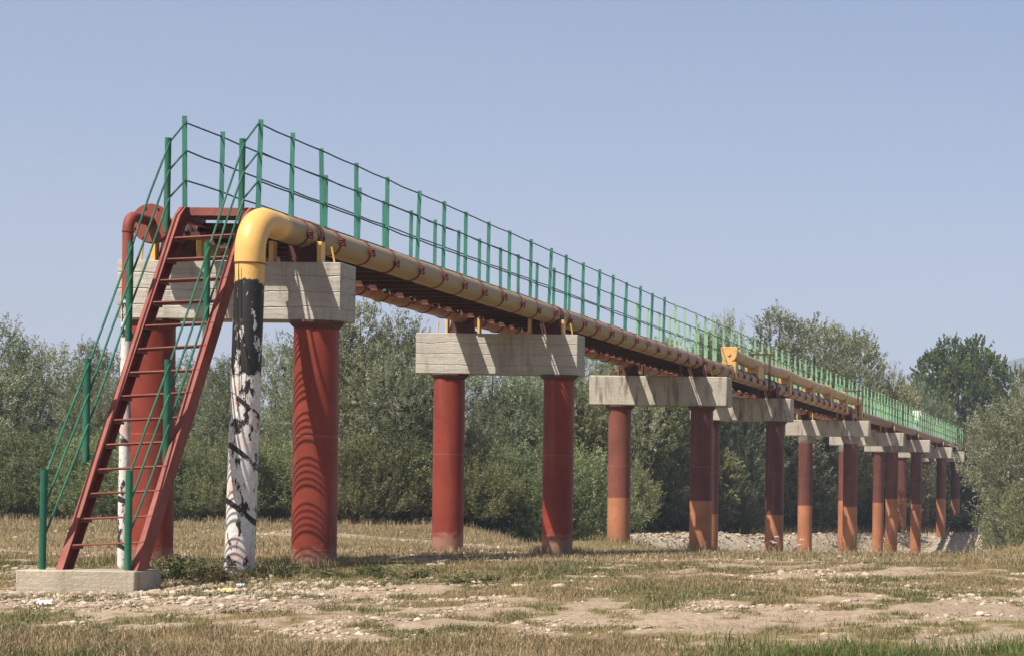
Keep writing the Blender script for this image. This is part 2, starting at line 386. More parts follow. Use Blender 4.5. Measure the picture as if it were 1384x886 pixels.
def mesh_np(name, V, Q, smooth=True):
    """numpy verts and quads (or tris) to a mesh"""
    me = bpy.data.meshes.new(name); V = np.asarray(V, np.float32); n = Q.shape[1]
    me.vertices.add(len(V)); me.vertices.foreach_set('co', V.reshape(-1))
    me.loops.add(Q.size); me.loops.foreach_set('vertex_index', Q.reshape(-1).astype(np.int32))
    me.polygons.add(len(Q)); me.polygons.foreach_set('loop_start', np.arange(0, Q.size, n, dtype=np.int32))
    me.update(calc_edges=True)
    if smooth: me.polygons.foreach_set('use_smooth', np.ones(len(Q), bool))
    return me

# ------------------------------------------------------------------ grass
def leaf_shader(name, cols, trans=0.35, attr='tint', obj_var=0.0, rough=0.6):
    """cols: list of (position, colour) along the tint attribute"""
    m, nt = newmat(name)
    a = nd(nt, 'ShaderNodeAttribute'); a.attribute_name = attr
    cr = nd(nt, 'ShaderNodeValToRGB'); e = cr.color_ramp.elements
    while len(e) < len(cols): e.new(0.5)
    for el, (p, c) in zip(e, cols): el.position = p; el.color = col(c)
    lk(nt, a.outputs['Fac'], cr.inputs['Fac']); k = cr.outputs['Color']
    if obj_var:
        oi = nd(nt, 'ShaderNodeObjectInfo'); hs = nd(nt, 'ShaderNodeHueSaturation')
        lk(nt, k, hs.inputs['Color'])
        lk(nt, math_(nt, 'ADD', math_(nt, 'MULTIPLY', oi.outputs['Random'], obj_var), 1 - obj_var * 0.5), hs.inputs['Value'])
        r2 = math_(nt, 'FRACT', math_(nt, 'MULTIPLY', oi.outputs['Random'], 7.31))
        lk(nt, math_(nt, 'ADD', math_(nt, 'MULTIPLY', r2, 0.05), 0.475), hs.inputs['Hue'])
        k = hs.outputs['Color']
    d = nd(nt, 'ShaderNodeBsdfPrincipled'); d.inputs['Roughness'].default_value = rough; d.inputs['Specular IOR Level'].default_value = 0.25
    t = nd(nt, 'ShaderNodeBsdfTranslucent'); mx = nd(nt, 'ShaderNodeMixShader'); mx.inputs['Fac'].default_value = trans
    o = nd(nt, 'ShaderNodeOutputMaterial')
    lk(nt, k, d.inputs['Base Color']); lk(nt, k, t.inputs['Color'])
    lk(nt, d.outputs['BSDF'], mx.inputs[1]); lk(nt, t.outputs['BSDF'], mx.inputs[2]); lk(nt, mx.outputs[0], o.inputs['Surface'])
    return m
def blades(X, Y, H, W, tint, lean=0.5):
    n = len(X); Zb = ground_z(X, Y) - 0.01
    an = RNG.uniform(0, 2 * np.pi, n); dx = np.cos(an); dy = np.sin(an)
    la = RNG.uniform(0, 2 * np.pi, n); le = H * RNG.uniform(0.1, 1, n) * lean
    lx = np.cos(la) * le; ly = np.sin(la) * le
    b = np.stack([X, Y, Zb], 1); w = np.stack([dx * W / 2, dy * W / 2, 0 * W], 1)
    mid = b + np.stack([lx * .35, ly * .35, H * .6], 1); tip = b + np.stack([lx, ly, H * (1 - 0.25 * lean)], 1)
    V = np.stack([b - w, b + w, mid + w * .7, mid - w * .7, tip - w * .12, tip + w * .12], 1)
    i = np.arange(n)[:, None] * 6
    Q = np.concatenate([i + np.array([[0, 1, 2, 3]]), i + np.array([[3, 2, 5, 4]])], 0)
    return V.reshape(-1, 3), Q, np.repeat(tint, 6)
def scatter(n, y0, y1, f):
    """random ground points in the wedge that is seen, thinned by f(X,Y) in 0..1"""
    Y = np.sqrt(RNG.uniform(y0 * y0, y1 * y1, n)); u = RNG.uniform(-40, 1640, n)
    X = -u * Y / F; k = RNG.uniform(0, 1, n) < f(X, Y)
    return X[k], Y[k]
def build_grass():
    Vs, Qs, Ts = [], [], []; off = 0
    def add(X, Y, H, W, T, lean=0.6):
        nonlocal off
        V, Q, t = blades(X, Y, H, W, T, lean); Vs.append(V); Qs.append(Q + off); Ts.append(t); off += len(V)
    pad = lambda X, Y: ~((X > -12.35) & (X < -10.75) & (Y > 22.0) & (Y < 22.9))
    clump = lambda X, Y: sm(fbm(X, Y, 2.2, 71, 3), .34, .62)
    f_near = lambda X, Y: np.clip(1.05 - bareness(X, Y) * 1.3, 0.14 * sm(fbm(X, Y, 3.1, 171, 3), .5, .62), 1) * (0.25 + .75 * clump(X, Y)) * pad(X, Y)
    # short cover, two bands
    X, Y = scatter(420000, 15.4, 27, f_near); g = greenness(X, Y); n = len(X)
    h = 0.036 + 0.04 * fbm(X, Y, .9, 81) + 0.03 * sm(Y, 18.6, 17.2); h *= (1 - .6 * bareness(X, Y)) * (.45 + 1.1 * fbm(X, Y, 1.7, 83))
    T = np.where(RNG.uniform(0, 1, n) < g * 0.95 + .12, RNG.uniform(.62, 1, n), np.clip(RNG.normal(.28, .16, n), 0, .6))
    add(X, Y, h * RNG.uniform(.4, 1.5, n), np.full(n, .006) * RNG.uniform(.7, 1.5, n), T, .9)
    X, Y = scatter(170000, 27, 64, lambda X, Y: np.clip(1.05 - bareness(X, Y) * 1.2, .03, 1)); n = len(X); g = greenness(X, Y)
    T = np.where(RNG.uniform(0, 1, n) < g * .35 + .05, RNG.uniform(.6, .95, n), np.clip(RNG.normal(.22, .14, n), 0, .6))
    add(X, Y, RNG.uniform(.02, .11, n) * (.4 + 1.1 * fbm(X, Y, 1.5, 29)), RNG.uniform(.008, .016, n), T, .7)
    # tall straw on the rise and along the bank
    def straw(X, Y):
        r = sm(Y, 40, 50) * sm(X, -14, -11) * sm(fbm(X, Y, .5, 15), .38, .6)
        l = sm(Y, 46, 56) * sm(X, -15, -17) * .8
        return np.clip(np.maximum(r, l), 0, 1) * (1 - .9 * channel(X, Y))
    X, Y = scatter(60000, 38, 67, straw); n = len(X)
    add(X, Y, RNG.uniform(.06, .3, n) * (.3 + 1.0 * sm(fbm(X, Y, 1.3, 19), .35, .65)), RNG.uniform(.008, .014, n), np.clip(RNG.normal(.16, .16, n), 0, .8), .7)
    X, Y = scatter(26000, 95, 131, lambda X, Y: sm(bank_x(Y) - X, -3, 2) * .9 + sm(Y, 118, 124) * .9); n = len(X)
    add(X, Y, RNG.uniform(.2, .6, n), RNG.uniform(.02, .035, n), np.clip(RNG.normal(.35, .2, n), 0, 1), .6)
    for cx, cy, n, h1 in ((-12.63, 25.9, 500, .2), (-10.5, 25.9, 700, .2), (-12.53, 37, 500, .22), (-10.5, 37, 600, .24), (-10.75, 24.25, 600, .2), (-12.33, 24.6, 350, .18), (-12.53, 49.5, 500, .35), (-10.5, 49.5, 500, .4), (-10.6, 22.9, 350, .12), (-11.6, 23.1, 500, .16)):
        a = RNG.uniform(0, 2 * np.pi, n); r = .3 + np.abs(RNG.normal(0, .3, n)); X = cx + r * np.cos(a); Y = cy + r * np.sin(a)
        k = pad(X, Y); X, Y = X[k], Y[k]; n = len(X)
        add(X, Y, RNG.uniform(.3, 1, n) * h1, RNG.uniform(.006, .011, n), np.where(RNG.uniform(0, 1, n) < .35, RNG.uniform(.62, .95, n), np.clip(RNG.normal(.2, .15, n), 0, .6)), .8)
    # longer seed stalks near the camera
    X, Y = scatter(9000, 16, 26, lambda X, Y: .25 * (1 - bareness(X, Y)) + .3 * sm(Y, 18.5, 17)); n = len(X)
    add(X, Y, RNG.uniform(.1, .24, n), np.full(n, .0045), np.clip(RNG.normal(.15, .1, n), 0, .5), .7)
    V = np.concatenate(Vs); Q = np.concatenate(Qs); T = np.concatenate(Ts)
    me = mesh_np('dry_grass', V, Q)
    at = me.attributes.new('tint', 'FLOAT', 'POINT'); at.data.foreach_set('value', T.astype(np.float32))
    me.materials.append(leaf_shader('meadow_grass', [(0, (.43, .345, .21)), (.25, (.3, .225, .12)), (.5, (.17, .122, .058)), (.62, (.12, .13, .045)), (1, (.06, .095, .022))], .3))
    tag(link(bpy.data.objects.new('dry_grass', me)), 'short dry yellow brown meadow grass', 'grass', kind='stuff')
    # fresh green tufts at the lower right
    X, Y = scatter(60000, 15.6, 18.6, lambda X, Y: sm(X + (fbm(X, Y, .9, 61) - .5) * 2, -4.4, -2.0) * sm(Y, 18.5, 17) * sm(fbm(X, Y, 1.4, 17), .36, .58)); n = len(X)
    V, Q, t = blades(X, Y, RNG.uniform(.07, .27, n) * (.4 + 1.2 * fbm(X, Y, 1.9, 57)), RNG.uniform(.005, .009, n), np.clip(RNG.normal(.5, .3, n), 0, 1), .8)
    me = mesh_np('green_grass', V, Q); at = me.attributes.new('tint', 'FLOAT', 'POINT'); at.data.foreach_set('value', t.astype(np.float32))
    me.materials.append(leaf_shader('fresh_grass', [(0, (.3, .25, .1)), (.35, (.13, .16, .04)), (1, (.06, .125, .02))], .35))
    tag(link(bpy.data.objects.new('green_grass', me)), 'longer fresh green grass in the lower right corner', 'grass', kind='stuff')

def ico(sub):
    bm = bmesh.new(); bmesh.ops.create_icosphere(bm, subdivisions=sub, radius=1)
    V = np.array([v.co[:] for v in bm.verts]); Fc = np.array([[v.index for v in f.verts] for f in bm.faces]); bm.free(); return V, Fc
def stones_np(X, Y, S, sub, flat=(.35, .7), up=-.02):
    V0, F0 = ico(sub); n = len(X); m = len(V0)
    d = V0[None] * (1 + RNG.normal(0, .13, (n, m, 1)))
    sc = np.stack([S * RNG.uniform(.7, 1.35, n), S * RNG.uniform(.6, 1.1, n), S * RNG.uniform(*flat, n)], 1)
    d = d * sc[:, None]; a = RNG.uniform(0, 2 * np.pi, n); c, s = np.cos(a)[:, None], np.sin(a)[:, None]
    V = np.stack([d[..., 0] * c - d[..., 1] * s, d[..., 0] * s + d[..., 1] * c, d[..., 2]], -1)
    z = ground_z(X, Y) + S * np.where(Y > 60, .2, up); V += np.stack([X, Y, z], 1)[:, None]
    Q = (F0[None] + (np.arange(n) * m)[:, None, None]).reshape(-1, 3)
    return V.reshape(-1, 3), Q, np.repeat(RNG.uniform(0, 1, n), m)
def stone_mat():
    m, nt = newmat('river_stone'); P, X, Y, Z = pos(nt)
    a = nd(nt, 'ShaderNodeAttribute'); a.attribute_name = 'tint'
    cr = nd(nt, 'ShaderNodeValToRGB'); e = cr.color_ramp.elements
    e.new(.4); e.new(.75)
    for el, (p, c) in zip(e, [(0, (.25, .185, .12)), (.4, (.36, .285, .2)), (.75, (.43, .355, .265)), (1, (.52, .46, .37))]): el.position = p; el.color = col(c)
    lk(nt, a.outputs['Fac'], cr.inputs['Fac'])
    n2 = noise(nt, P, 30, 5, .65); k = mix(nt, math_(nt, 'MULTIPLY', ramp(nt, n2, .4, .75), .5), cr.outputs['Color'], (.24, .19, .14))
    finish(nt, k, .9, n2, .4, .01, .2); return m
STONE = stone_mat()
def build_gravel():
    def put(name, label, sets):
        Vs, Qs, Ts = [], [], []; off = 0
        for X, Y, S, sub in sets:
            V, Q, t = stones_np(X, Y, S, sub); Vs.append(V); Qs.append(Q + off); Ts.append(t); off += len(V)
        me = mesh_np(name, np.concatenate(Vs), np.concatenate(Qs), smooth=False)
        at = me.attributes.new('tint', 'FLOAT', 'POINT'); at.data.foreach_set('value', np.concatenate(Ts).astype(np.float32))
        me.materials.append(STONE); tag(link(bpy.data.objects.new(name, me)), label, 'gravel', kind='stuff')
    notpad = lambda X, Y: ~((X > -12.4) & (X < -10.7) & (Y > 22.15) & (Y < 22.95))
    ring = lambda X, Y: np.clip(sm(np.hypot((X + 10.6) / 2.7, (Y - 21.9) / 2.0), 1.15, .45), 0, 1) * notpad(X, Y)
    X, Y = scatter(40000, 19.4, 25.5, lambda X, Y: ring(X, Y) * .75); a = (X, Y, RNG.gamma(1.8, .011, len(X)).clip(.006, .07), 1)
    n = 700; X = RNG.uniform(-12.7, -10.5, n); Y = 22.12 - np.abs(RNG.normal(0, .16, n)); a2 = (X, Y, RNG.gamma(2.2, .016, n).clip(.012, .085), 1)
    n = 220; X = -10.93 + np.abs(RNG.normal(0, .18, n)); Y = RNG.uniform(22.0, 22.8, n); a3 = (X, Y, RNG.gamma(2.0, .015, n).clip(.01, .08), 1)
    X, Y = scatter(90000, 17.3, 27, lambda X, Y: bareness(X, Y) * .6 * sm(fbm(X, Y, 1.1, 5), .36, .56) * notpad(X, Y)); b = (X, Y, RNG.gamma(1.5, .009, len(X)).clip(.004, .06), 1)
    X, Y = scatter(9000, 27, 62, lambda X, Y: bareness(X, Y) * .6); c = (X, Y, RNG.uniform(.025, .07, len(X)), 1)
    put('gravel', 'loose pale gravel and broken stones scattered over the ground', [a, a2, a3, b, c])
    X, Y = scatter(150000, 64, 124, lambda X, Y: channel(X, Y) * .9); S = RNG.gamma(1.7, .023, len(X)).clip(.015, .14)
    put('riverbed_stones', 'pale boulders and shingle of the dry river bed', [(X, Y, S, 1)])

build_ground()
build_grass()
build_gravel()

# ------------------------------------------------------------------ stair and footing
XL, XR = -12.03, -11.1
DECK = 3.42
pad = MB().prism([(-12.29, 22.15), (-10.97, 22.15), (-10.97, 22.78), (-12.29, 22.78)], 'z', -1.35, -0.91)
p_ = part('concrete_footing', pad, CONC_PAD, bevel=.02, loc=(-11.6, 22.4, -1.35))
tag(p_, 'low rectangular concrete footing block under the foot of the red stair', 'concrete block')

st = thing('access_stair', 'steep red steel stair with open rod treads and green handrails', 'stair', (-11.56, 22.4, -.91))
def sy(z): return 22.36 + (z + .91) * 2.62 / 4.25      # axis of the stringers
for xc, s in ((-11.86, 1), (-11.02, -1)):
    mb = MB()
    dv = Vector((0, 2.62, 4.25)).normalized(); nrm = Vector((0, -dv.z, dv.y))
    prof = [(-.035, -.1), (.045, -.1), (.045, -.088), (-.023, -.088), (-.023, .088), (.045, .088), (.045, .1), (-.035, .1)]
    if s < 0: prof = [(-a, b) for a, b in prof][::-1]
    base = Vector((xc, sy(-.9), -.9)); top = Vector((xc, sy(3.36), 3.36)); n = len(prof)
    # foot cut level, head turned into the landing
    secs = []
    for k, a in enumerate(prof):
        pass
    def sec(c, nn, cut=None):
        r = []
        for a, b in prof:
            q = c + Vector((a, 0, 0)) + nn * b
            if cut is not None: q = q + dv * ((cut - q.z) / dv.z)
            r.append(tuple(q))
        return r
    n2 = Vector((0, -.45, .9)).normalized()
    rows = [sec(base, nrm, -.912), sec(top, nrm), sec(Vector((xc, sy(3.36) + .1, 3.445)), n2), sec(Vector((xc, sy(3.36) + .26, 3.455)), Vector((0, 0, 1))), sec(Vector((xc, 25.75, 3.455)), Vector((0, 0, 1)))]
    for r in rows: mb.v += r
    for i in range(len(rows) - 1):
        for k in range(n):
            k2 = (k + 1) % n; mb.f.append([i * n + k, i * n + k2, (i + 1) * n + k2, (i + 1) * n + k])
    mb.f.append(list(range(n))[::-1]); mb.f.append([(len(rows) - 1) * n + k for k in range(n)])
    part('stringer', mb, RED, st, bevel=.003)
for k in range(1, 15):
    z = -.91 + .289 * k + random.uniform(-.008, .008); y = sy(z) + .02; mb = MB(); tl = .055 + random.uniform(-.01, .012)
    for j in range(5):
        yy = y - .115 + j * .055
        mb.tube([(-11.9, yy, z - tl / 2), (-11.0, yy, z + tl / 2)], .0095 if j else .0125, 7)
    mb.bar((-11.825, y - .13, z - .022 - tl / 2), (-11.825, y + .12, z - .022 - tl / 2), .03, .03)
    mb.bar((-11.055, y - .13, z - .02 + tl / 2), (-11.055, y + .12, z - .02 + tl / 2), .03, .03)
    part('tread', mb, RED_STEEL, st)
mb = MB().box(-11.8, -11.08, 25.12, 25.16, 3.44, 3.54).box(-11.8, -11.08, 25.17, 25.62, 3.5, 3.512)
for j in range(3): mb.box(-11.8, -11.08, 25.25 + j * .14, 25.28 + j * .14, 3.44, 3.497)
part('landing_plate', mb, RED_STEEL, st)
# posts: x, y, foot z, head z
SP = [(22.22, -.905, .2), (23.12, .3, 1.5), (24.08, 1.78, 2.97), (25.0, 3.2, 4.39)]
for X, ox in ((XL, 0), (XR, 0)):
    for i, (y, z0, z1) in enumerate(SP):
        x = X + (.0 if i else (.0 if X == XL else .02)); mb = MB()
        mb.tube([(x, y, z0), (x + .004, y + .01, z1)], .037, 16)
        if i: mb.bar((x, y, z0 + .05), (x + (.16 if X == XL else -.0), y + .09, z0 + .09), .03, .06)
        p = part('handrail_post', mb, GREEN_STAIR, st)
    for lv, dz in ((0, -.05), (1, -.4), (2, -.75)):
        mb = MB(); pts = []
        for i, (y, z0, z1) in enumerate(SP):
            zz = z1 + dz if not (i == 0 and lv) else z1 + dz * .95
            pts.append((X + .03, y, zz))
        for a, b in zip(pts, pts[1:]):
            m1 = tuple((p + q) / 2 + random.uniform(-.012, .012) for p, q in zip(a, b)); mb.tube([a, m1, b], .0125, 8)
        # on to the platform post
        mb.tube([pts[-1], (X, 25.5, 4.69 - (.37 * lv))], .0115, 8)
        part('handrail_rod', mb, GREEN_STAIR, st)

# ------------------------------------------------------------------ walkway deck
Y1 = 136.0
PY = [25.5, 26.47, 27.55, 28.76, 29.97, 31.18, 32.36, 33.52, 34.72, 35.9, 37.1, 38.32, 39.5]
while PY[-1] + 1.19 < Y1: PY.append(PY[-1] + 1.19)
UNDER = paint('dark_brown_underside_steel', (0.06, 0.028, 0.02), (0.1, 0.042, 0.028), (0.55, 0.75), 7, 0.75, 0.3)  # dark brown with slightly rustier patches for all the deck steel
walk = thing('walkway_deck', 'long narrow steel walkway deck carried between the two pipes', 'walkway', (-11.56, 25.7, DECK))
part('deck_plate', MB().box(-11.98, -10.95, 25.68, Y1, DECK - .03, DECK), UNDER, walk)
for x in (-11.97, -10.96):
    s = 1 if x < -11.5 else -1
    part('edge_channel', MB().prism([(x, DECK - .13), (x + .08 * s, DECK - .13), (x + .08 * s, DECK - .118), (x + .012 * s, DECK - .118), (x + .012 * s, DECK - .045), (x + .08 * s, DECK - .045), (x + .08 * s, DECK - .033), (x, DECK - .033)], 'y', 25.7, Y1), UNDER, walk)
cb = None
for i, y in enumerate(PY):
    for dy in ((0,) if i > 25 else (0, .6)):
        yy = y + .06 + dy
        if cb is None:
            mb = MB().prism([(yy - .03, DECK - .195), (yy + .03, DECK - .195), (yy + .03, DECK - .187), (yy - .022, DECK - .187), (yy - .022, DECK - .135), (yy - .03, DECK - .135)], 'x', -12.1, -10.86)
            mb.box(-12.05, -11.87, yy - .03, yy + .03, DECK - .222, DECK - .197)
            cb = part('cross_angle', mb, UNDER, walk, loc=(-11.56, yy, DECK - .2)); cb.data.materials.append(RED_STEEL)
            for pf in list(cb.data.polygons)[-6:]: pf.material_index = 1
        elif sum(1 for c in walk.children if c.name.startswith('cross_angle')) < 98:
            dup(cb, (-11.56, yy, DECK - .2), walk)

# ------------------------------------------------------------------ railings
def railing(X, label, rodlevels):
    t = thing('walkway_railing', label, 'railing', (X, PY[0], DECK), 'railings along the walkway')
    def post_mesh(mat):
        s = 1 if X > -11.5 else -1; mb = MB()
        x0, x1 = (X - .03, X + .03)
        mb.prism([(x0, .0), (x1, .0), (x1, .008), (x0 + .008, .008), (x0 + .008, .062), (x0, .062)], 'z', DECK - .16, DECK + 1.30)
        me = mb.mesh('post', (X, 0, DECK)); me.materials.append(mat); return me
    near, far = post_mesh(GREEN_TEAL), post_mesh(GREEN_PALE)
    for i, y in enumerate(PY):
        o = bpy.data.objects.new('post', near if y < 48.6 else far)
        yy = y + random.uniform(-.03, .03)
        link(o, (X + random.uniform(-.008, .008), yy, DECK + random.uniform(-.025, .02) + (.02 if i == 0 else 0)), t)
        o.rotation_euler = (random.gauss(0, .006), random.gauss(.004, .014), random.gauss(0, .05))
    for dz in rodlevels:
        for (a, b, mat) in ((0, 21, GREEN_ROD), (20, len(PY), GREEN_ROD)):
            pts = []
            ys = PY[a:b]
            for k in range(len(ys)):
                pts.append((X + random.uniform(-.004, .004), ys[k] + .03, DECK + dz + random.uniform(-.008, .008)))
                if k + 1 < len(ys): pts.append((X + random.uniform(-.012, .012), (ys[k] + ys[k + 1]) / 2, DECK + dz - random.uniform(-.003, .013)))
            part('rail_rod', MB().tube(pts, .011, 7), mat, t)
    return t
railing(XR, 'green railing on the side of the walkway above the yellow pipe', (1.25, .89, .52))
railing(XL, 'green railing on the far side of the walkway above the red pipe', (1.25, .89, .52))

# ------------------------------------------------------------------ pipes
PXR, PXL, PZ, PR = -10.65, -12.3, 3.3, .17
def bend(p0, pc, p1, r, n=10):
    """rounded corner of radius r at pc"""
    p0, pc, p1 = Vector(p0), Vector(pc), Vector(p1); a = (p0 - pc).normalized(); b = (p1 - pc).normalized()
    ang = math.acos(max(-1, min(1, a.dot(b)))); d = r / math.tan(ang / 2); c = pc + (a + b).normalized() * (r / math.sin(ang / 2))
    s = pc + a * d - c; e = pc + b * d - c; th = math.acos(max(-1, min(1, s.normalized().dot(e.normalized()))))
    return [tuple(c + (s * math.sin((1 - t) * th) + e * math.sin(t * th)) / math.sin(th)) for t in (i / n for i in range(n + 1))]
yp = thing('yellow_pipeline', 'thick yellow pipeline that bends down to the ground beside the red stair', 'pipeline', (PXR, 24.25, -.9))
corner = (PXR, 24.25, PZ)
el = bend((PXR, 24.25, 1), corner, (PXR, 30, PZ), .42, 12)
part('pipe_elbow', MB().tube([(PXR - .003, 24.25, 2.74)] + el + [(PXR, 25.0, PZ)], PR + .004, 32, False), YELLOW, yp)
ys = list(np.arange(25.0, 60, 2.0)) + list(np.arange(60, Y1 + 1, 4.0))
part('horizontal_pipe', MB().tube([(PXR + random.uniform(-.006, .006), y, PZ + random.uniform(-.012, .008) * (y > 26)) for y in ys], PR, 32), PIPE, yp)
mb = MB().tube([(PXR - .1, 24.26, -1.2), (PXR - .075, 24.255, -.4), (PXR - .05, 24.25, .6), (PXR - .03, 24.25, 1.5), (PXR - .006, 24.25, 2.5), (PXR - .003, 24.25, 2.76)], [PR * 1.0, PR * 1.0, PR * .995, PR, PR, PR], 32)
part('drop_pipe', mb, DROP, yp)
part('weld_seam', MB().ring((PXR - .003, 24.25, 2.745), (0, 0, 1), PR - .01, PR + .012, .014), CLAMP, yp)
# thin dark strands modelled in place of stair-rail shadows on the drop pipe
for dx in (.0, .05): part('rail_shadow_strand', MB().tube([(PXR - .10 + dx, 24.05, 2.72), (PXR - .08 + dx, 24.06, 2.0), (PXR - .03 + dx * 1.8, 24.055, 1.5), (PXR - .03 + dx * 1.5, 24.06, 1.1)], .005, 6), DARK_STEEL, yp)
def clamp_mesh(px, side):
    mb = MB().ring((px, 0, PZ), (0, 1, 0), PR - .004, PR + .014, .03, 30)
    mb2 = MB()
    ang = .25
    for dz in (-.04, .04):
        mb2.box(px + side * (PR - .005), px + side * (PR + .055), -.05, .05, PZ - .035 + dz * .8 - .008, PZ - .035 + dz * .8 + .008)
    for dy in (-.032, .032): mb2.tube([(px + side * (PR + .035), dy, PZ - .095), (px + side * (PR + .035), dy, PZ + .025)], .01, 6)
    mb2.box(px + side * (PR + .0), px + side * (PR + .04), -.06, .06, PZ - .043, PZ - .027)
    return mb.mesh('clamp', (px, 0, PZ)), mb2.mesh('lug', (px, 0, PZ))
c1, l1 = clamp_mesh(PXR, 1); c1.materials.append(CLAMP); l1.materials.append(LUG)
c2, l2 = clamp_mesh(PXL, 1); c2.materials.append(CLAMP); l2.materials.append(LUG)
def clamp(root, cm, lm, px, y):
    o = link(bpy.data.objects.new('pipe_clamp', cm), (px, y, PZ), root)
    b = link(bpy.data.objects.new('clamp_bolts', lm), (px, y, PZ), o)
    o.rotation_euler = (random.gauss(0, .015), random.gauss(.0, .12), random.gauss(0, .03))
PIERY = [25.9, 37.0, 49.5, 59.9, 76.4, 90.0, 100.5, 114.3, 123.8]
y = 25.55
CY = []
while y < 57.5: CY.append(y); y += 1.0 + random.uniform(-.06, .06)
while y < 80: CY.append(y); y += 1.3 + random.uniform(-.1, .1)
for y in CY: clamp(yp, c1, l1, PXR, y)

rp = thing('red_pipeline', 'brown red pipeline on the far side of the walkway with a round end flange', 'pipeline', (PXL, 24.6, -.9))
RED_PIPE = paint('faded_red_pipe', (0.33, 0.15, 0.095), (0.2, 0.09, 0.06), (0.48, 0.7), 6, 0.5, 0.2)
part('horizontal_pipe', MB().tube([(PXL, y, PZ) for y in [25.24] + list(np.arange(26, Y1, 4))], PR, 28), RED_PIPE, rp)
mb = MB().tube([(PXL, 25.14, PZ + .04), (PXL, 25.18, PZ + .04)], .245, 40).tube([(PXL, 25.185, PZ + .02), (PXL, 25.22, PZ + .02)], .235, 40)
for k in range(8):
    a = 2 * math.pi * (k + .4) / 8; mb.tube([(PXL + .205 * math.cos(a), 25.12, PZ + .04 + .205 * math.sin(a)), (PXL + .205 * math.cos(a), 25.24, PZ + .04 + .205 * math.sin(a))], .014, 6)
part('end_flange', mb, RED, rp, bevel=.004)
zc = PZ + .06
mb = MB().tube([(PXL, 25.138, zc)] + bend((PXL, 25.15, zc), (PXL, 24.58, zc), (PXL, 24.58, 2), .17, 10) + [(PXL, 24.58, 2.35)], .064, 20)
mb.ring((PXL, 24.58, zc - .2), (0, 0, 1), .05, .072, .016, 20)
part('outlet_elbow', mb, RED, rp)
part('outlet_drop_pipe', MB().tube([(PXL - .03, 24.6, -1.2), (PXL - .015, 24.59, .8), (PXL - .004, 24.58, 2.36)], .063, 20), DROP_THIN, rp)
for y in CY: clamp(rp, c2, l2, PXL, y + .3)

# raised bypass pipe over the yellow one between the third and the fifth pier
UZ = 3.8
up = thing('bypass_pipe', 'short raised ochre pipe riding on yellow saddles above the main pipe', 'pipe', (PXR, 53.5, PZ + .17))
upy = [53.6, 57.7, 62.3, 67.0, 71.0, 75.0, 79.3]
pts = []
for i, (a, b) in enumerate(zip(upy, upy[1:])):
    za, zb = UZ + [.03, -.02, .03, -.015, .01, -.015, .0][i], UZ + [.03, -.02, .03, -.015, .01, -.015, .0][i + 1]
    part('pipe_segment', MB().tube([(PXR, a + .03, za), (PXR, (a + b) / 2, (za + zb) / 2 - .03), (PXR, b - .03, zb)], .168, 26), PIPE_UP, up)
for i, y in enumerate(upy):
    mb = MB()
    if i in (0, 2, 3, 4, 5, 6):
        big = i == 0; h = UZ + (.185 if big else .175)
        if big: mb.prism([(PXR - .225, h), (PXR + .225, h)] + [(PXR + .205 * math.cos(a), UZ + .205 * math.sin(a)) for a in [-math.pi * q / 10 for q in range(11)]], 'y', y - .06, y + .028)
        else: mb.prism([(PXR - .1, h), (PXR + .1, h), (PXR + .2, UZ - .08), (PXR + .13, UZ - .2), (PXR - .13, UZ - .2), (PXR - .2, UZ - .08)], 'y', y - .03, y + .028)
        mb.prism([(PXR - .2, UZ - .203), (PXR + .2, UZ - .203), (PXR + .2, PZ - .12), (PXR + .17, PZ - .12), (PXR + .17, PZ + .05), (PXR + .1, PZ + .2), (PXR - .1, PZ + .2), (PXR - .17, PZ + .05), (PXR - .17, PZ - .12), (PXR - .2, PZ - .12)], 'y', y - .14, y + .14)
        if big: mb.tube([(PXR, y - .09, UZ), (PXR, y - .062, UZ)], .05, 12).box(PXR - .21, PXR + .21, y + .03, y + .45, h - .02, h + .012)
    else:
        mb.prism([(PXR - .2, UZ - .1), (PXR + .2, UZ - .1), (PXR + .2, PZ + .05), (PXR + .1, PZ + .19), (PXR - .1, PZ + .19), (PXR - .2, PZ + .05)], 'y', y - .9, y - .1)
    part('saddle_bracket', mb, YELLOW_PLATE, up, bevel=.006)
for y, where in ((58.2, 'dark steel hoop standing round the pipes at the near end of the raised pipe'), (77.5, 'dark steel hoop round the pipes at the far end of the raised pipe')):
    x0, x1 = PXR - .24, PXR + .26; mb = MB()
    for x in (x0, x1): mb.box(x - .03, x + .03, y - .03, y + .03, 2.93 if x == x1 else 3.0, UZ + .3)
    mb.box(x0 - .1, x1 + .12, y - .032, y + .032, UZ + .302, UZ + .35)
    tag(part('pipe_hoop', mb, DARK_STEEL, loc=(PXR, y, 2.93)), where, 'steel frame', 'steel hoops round the raised pipe')

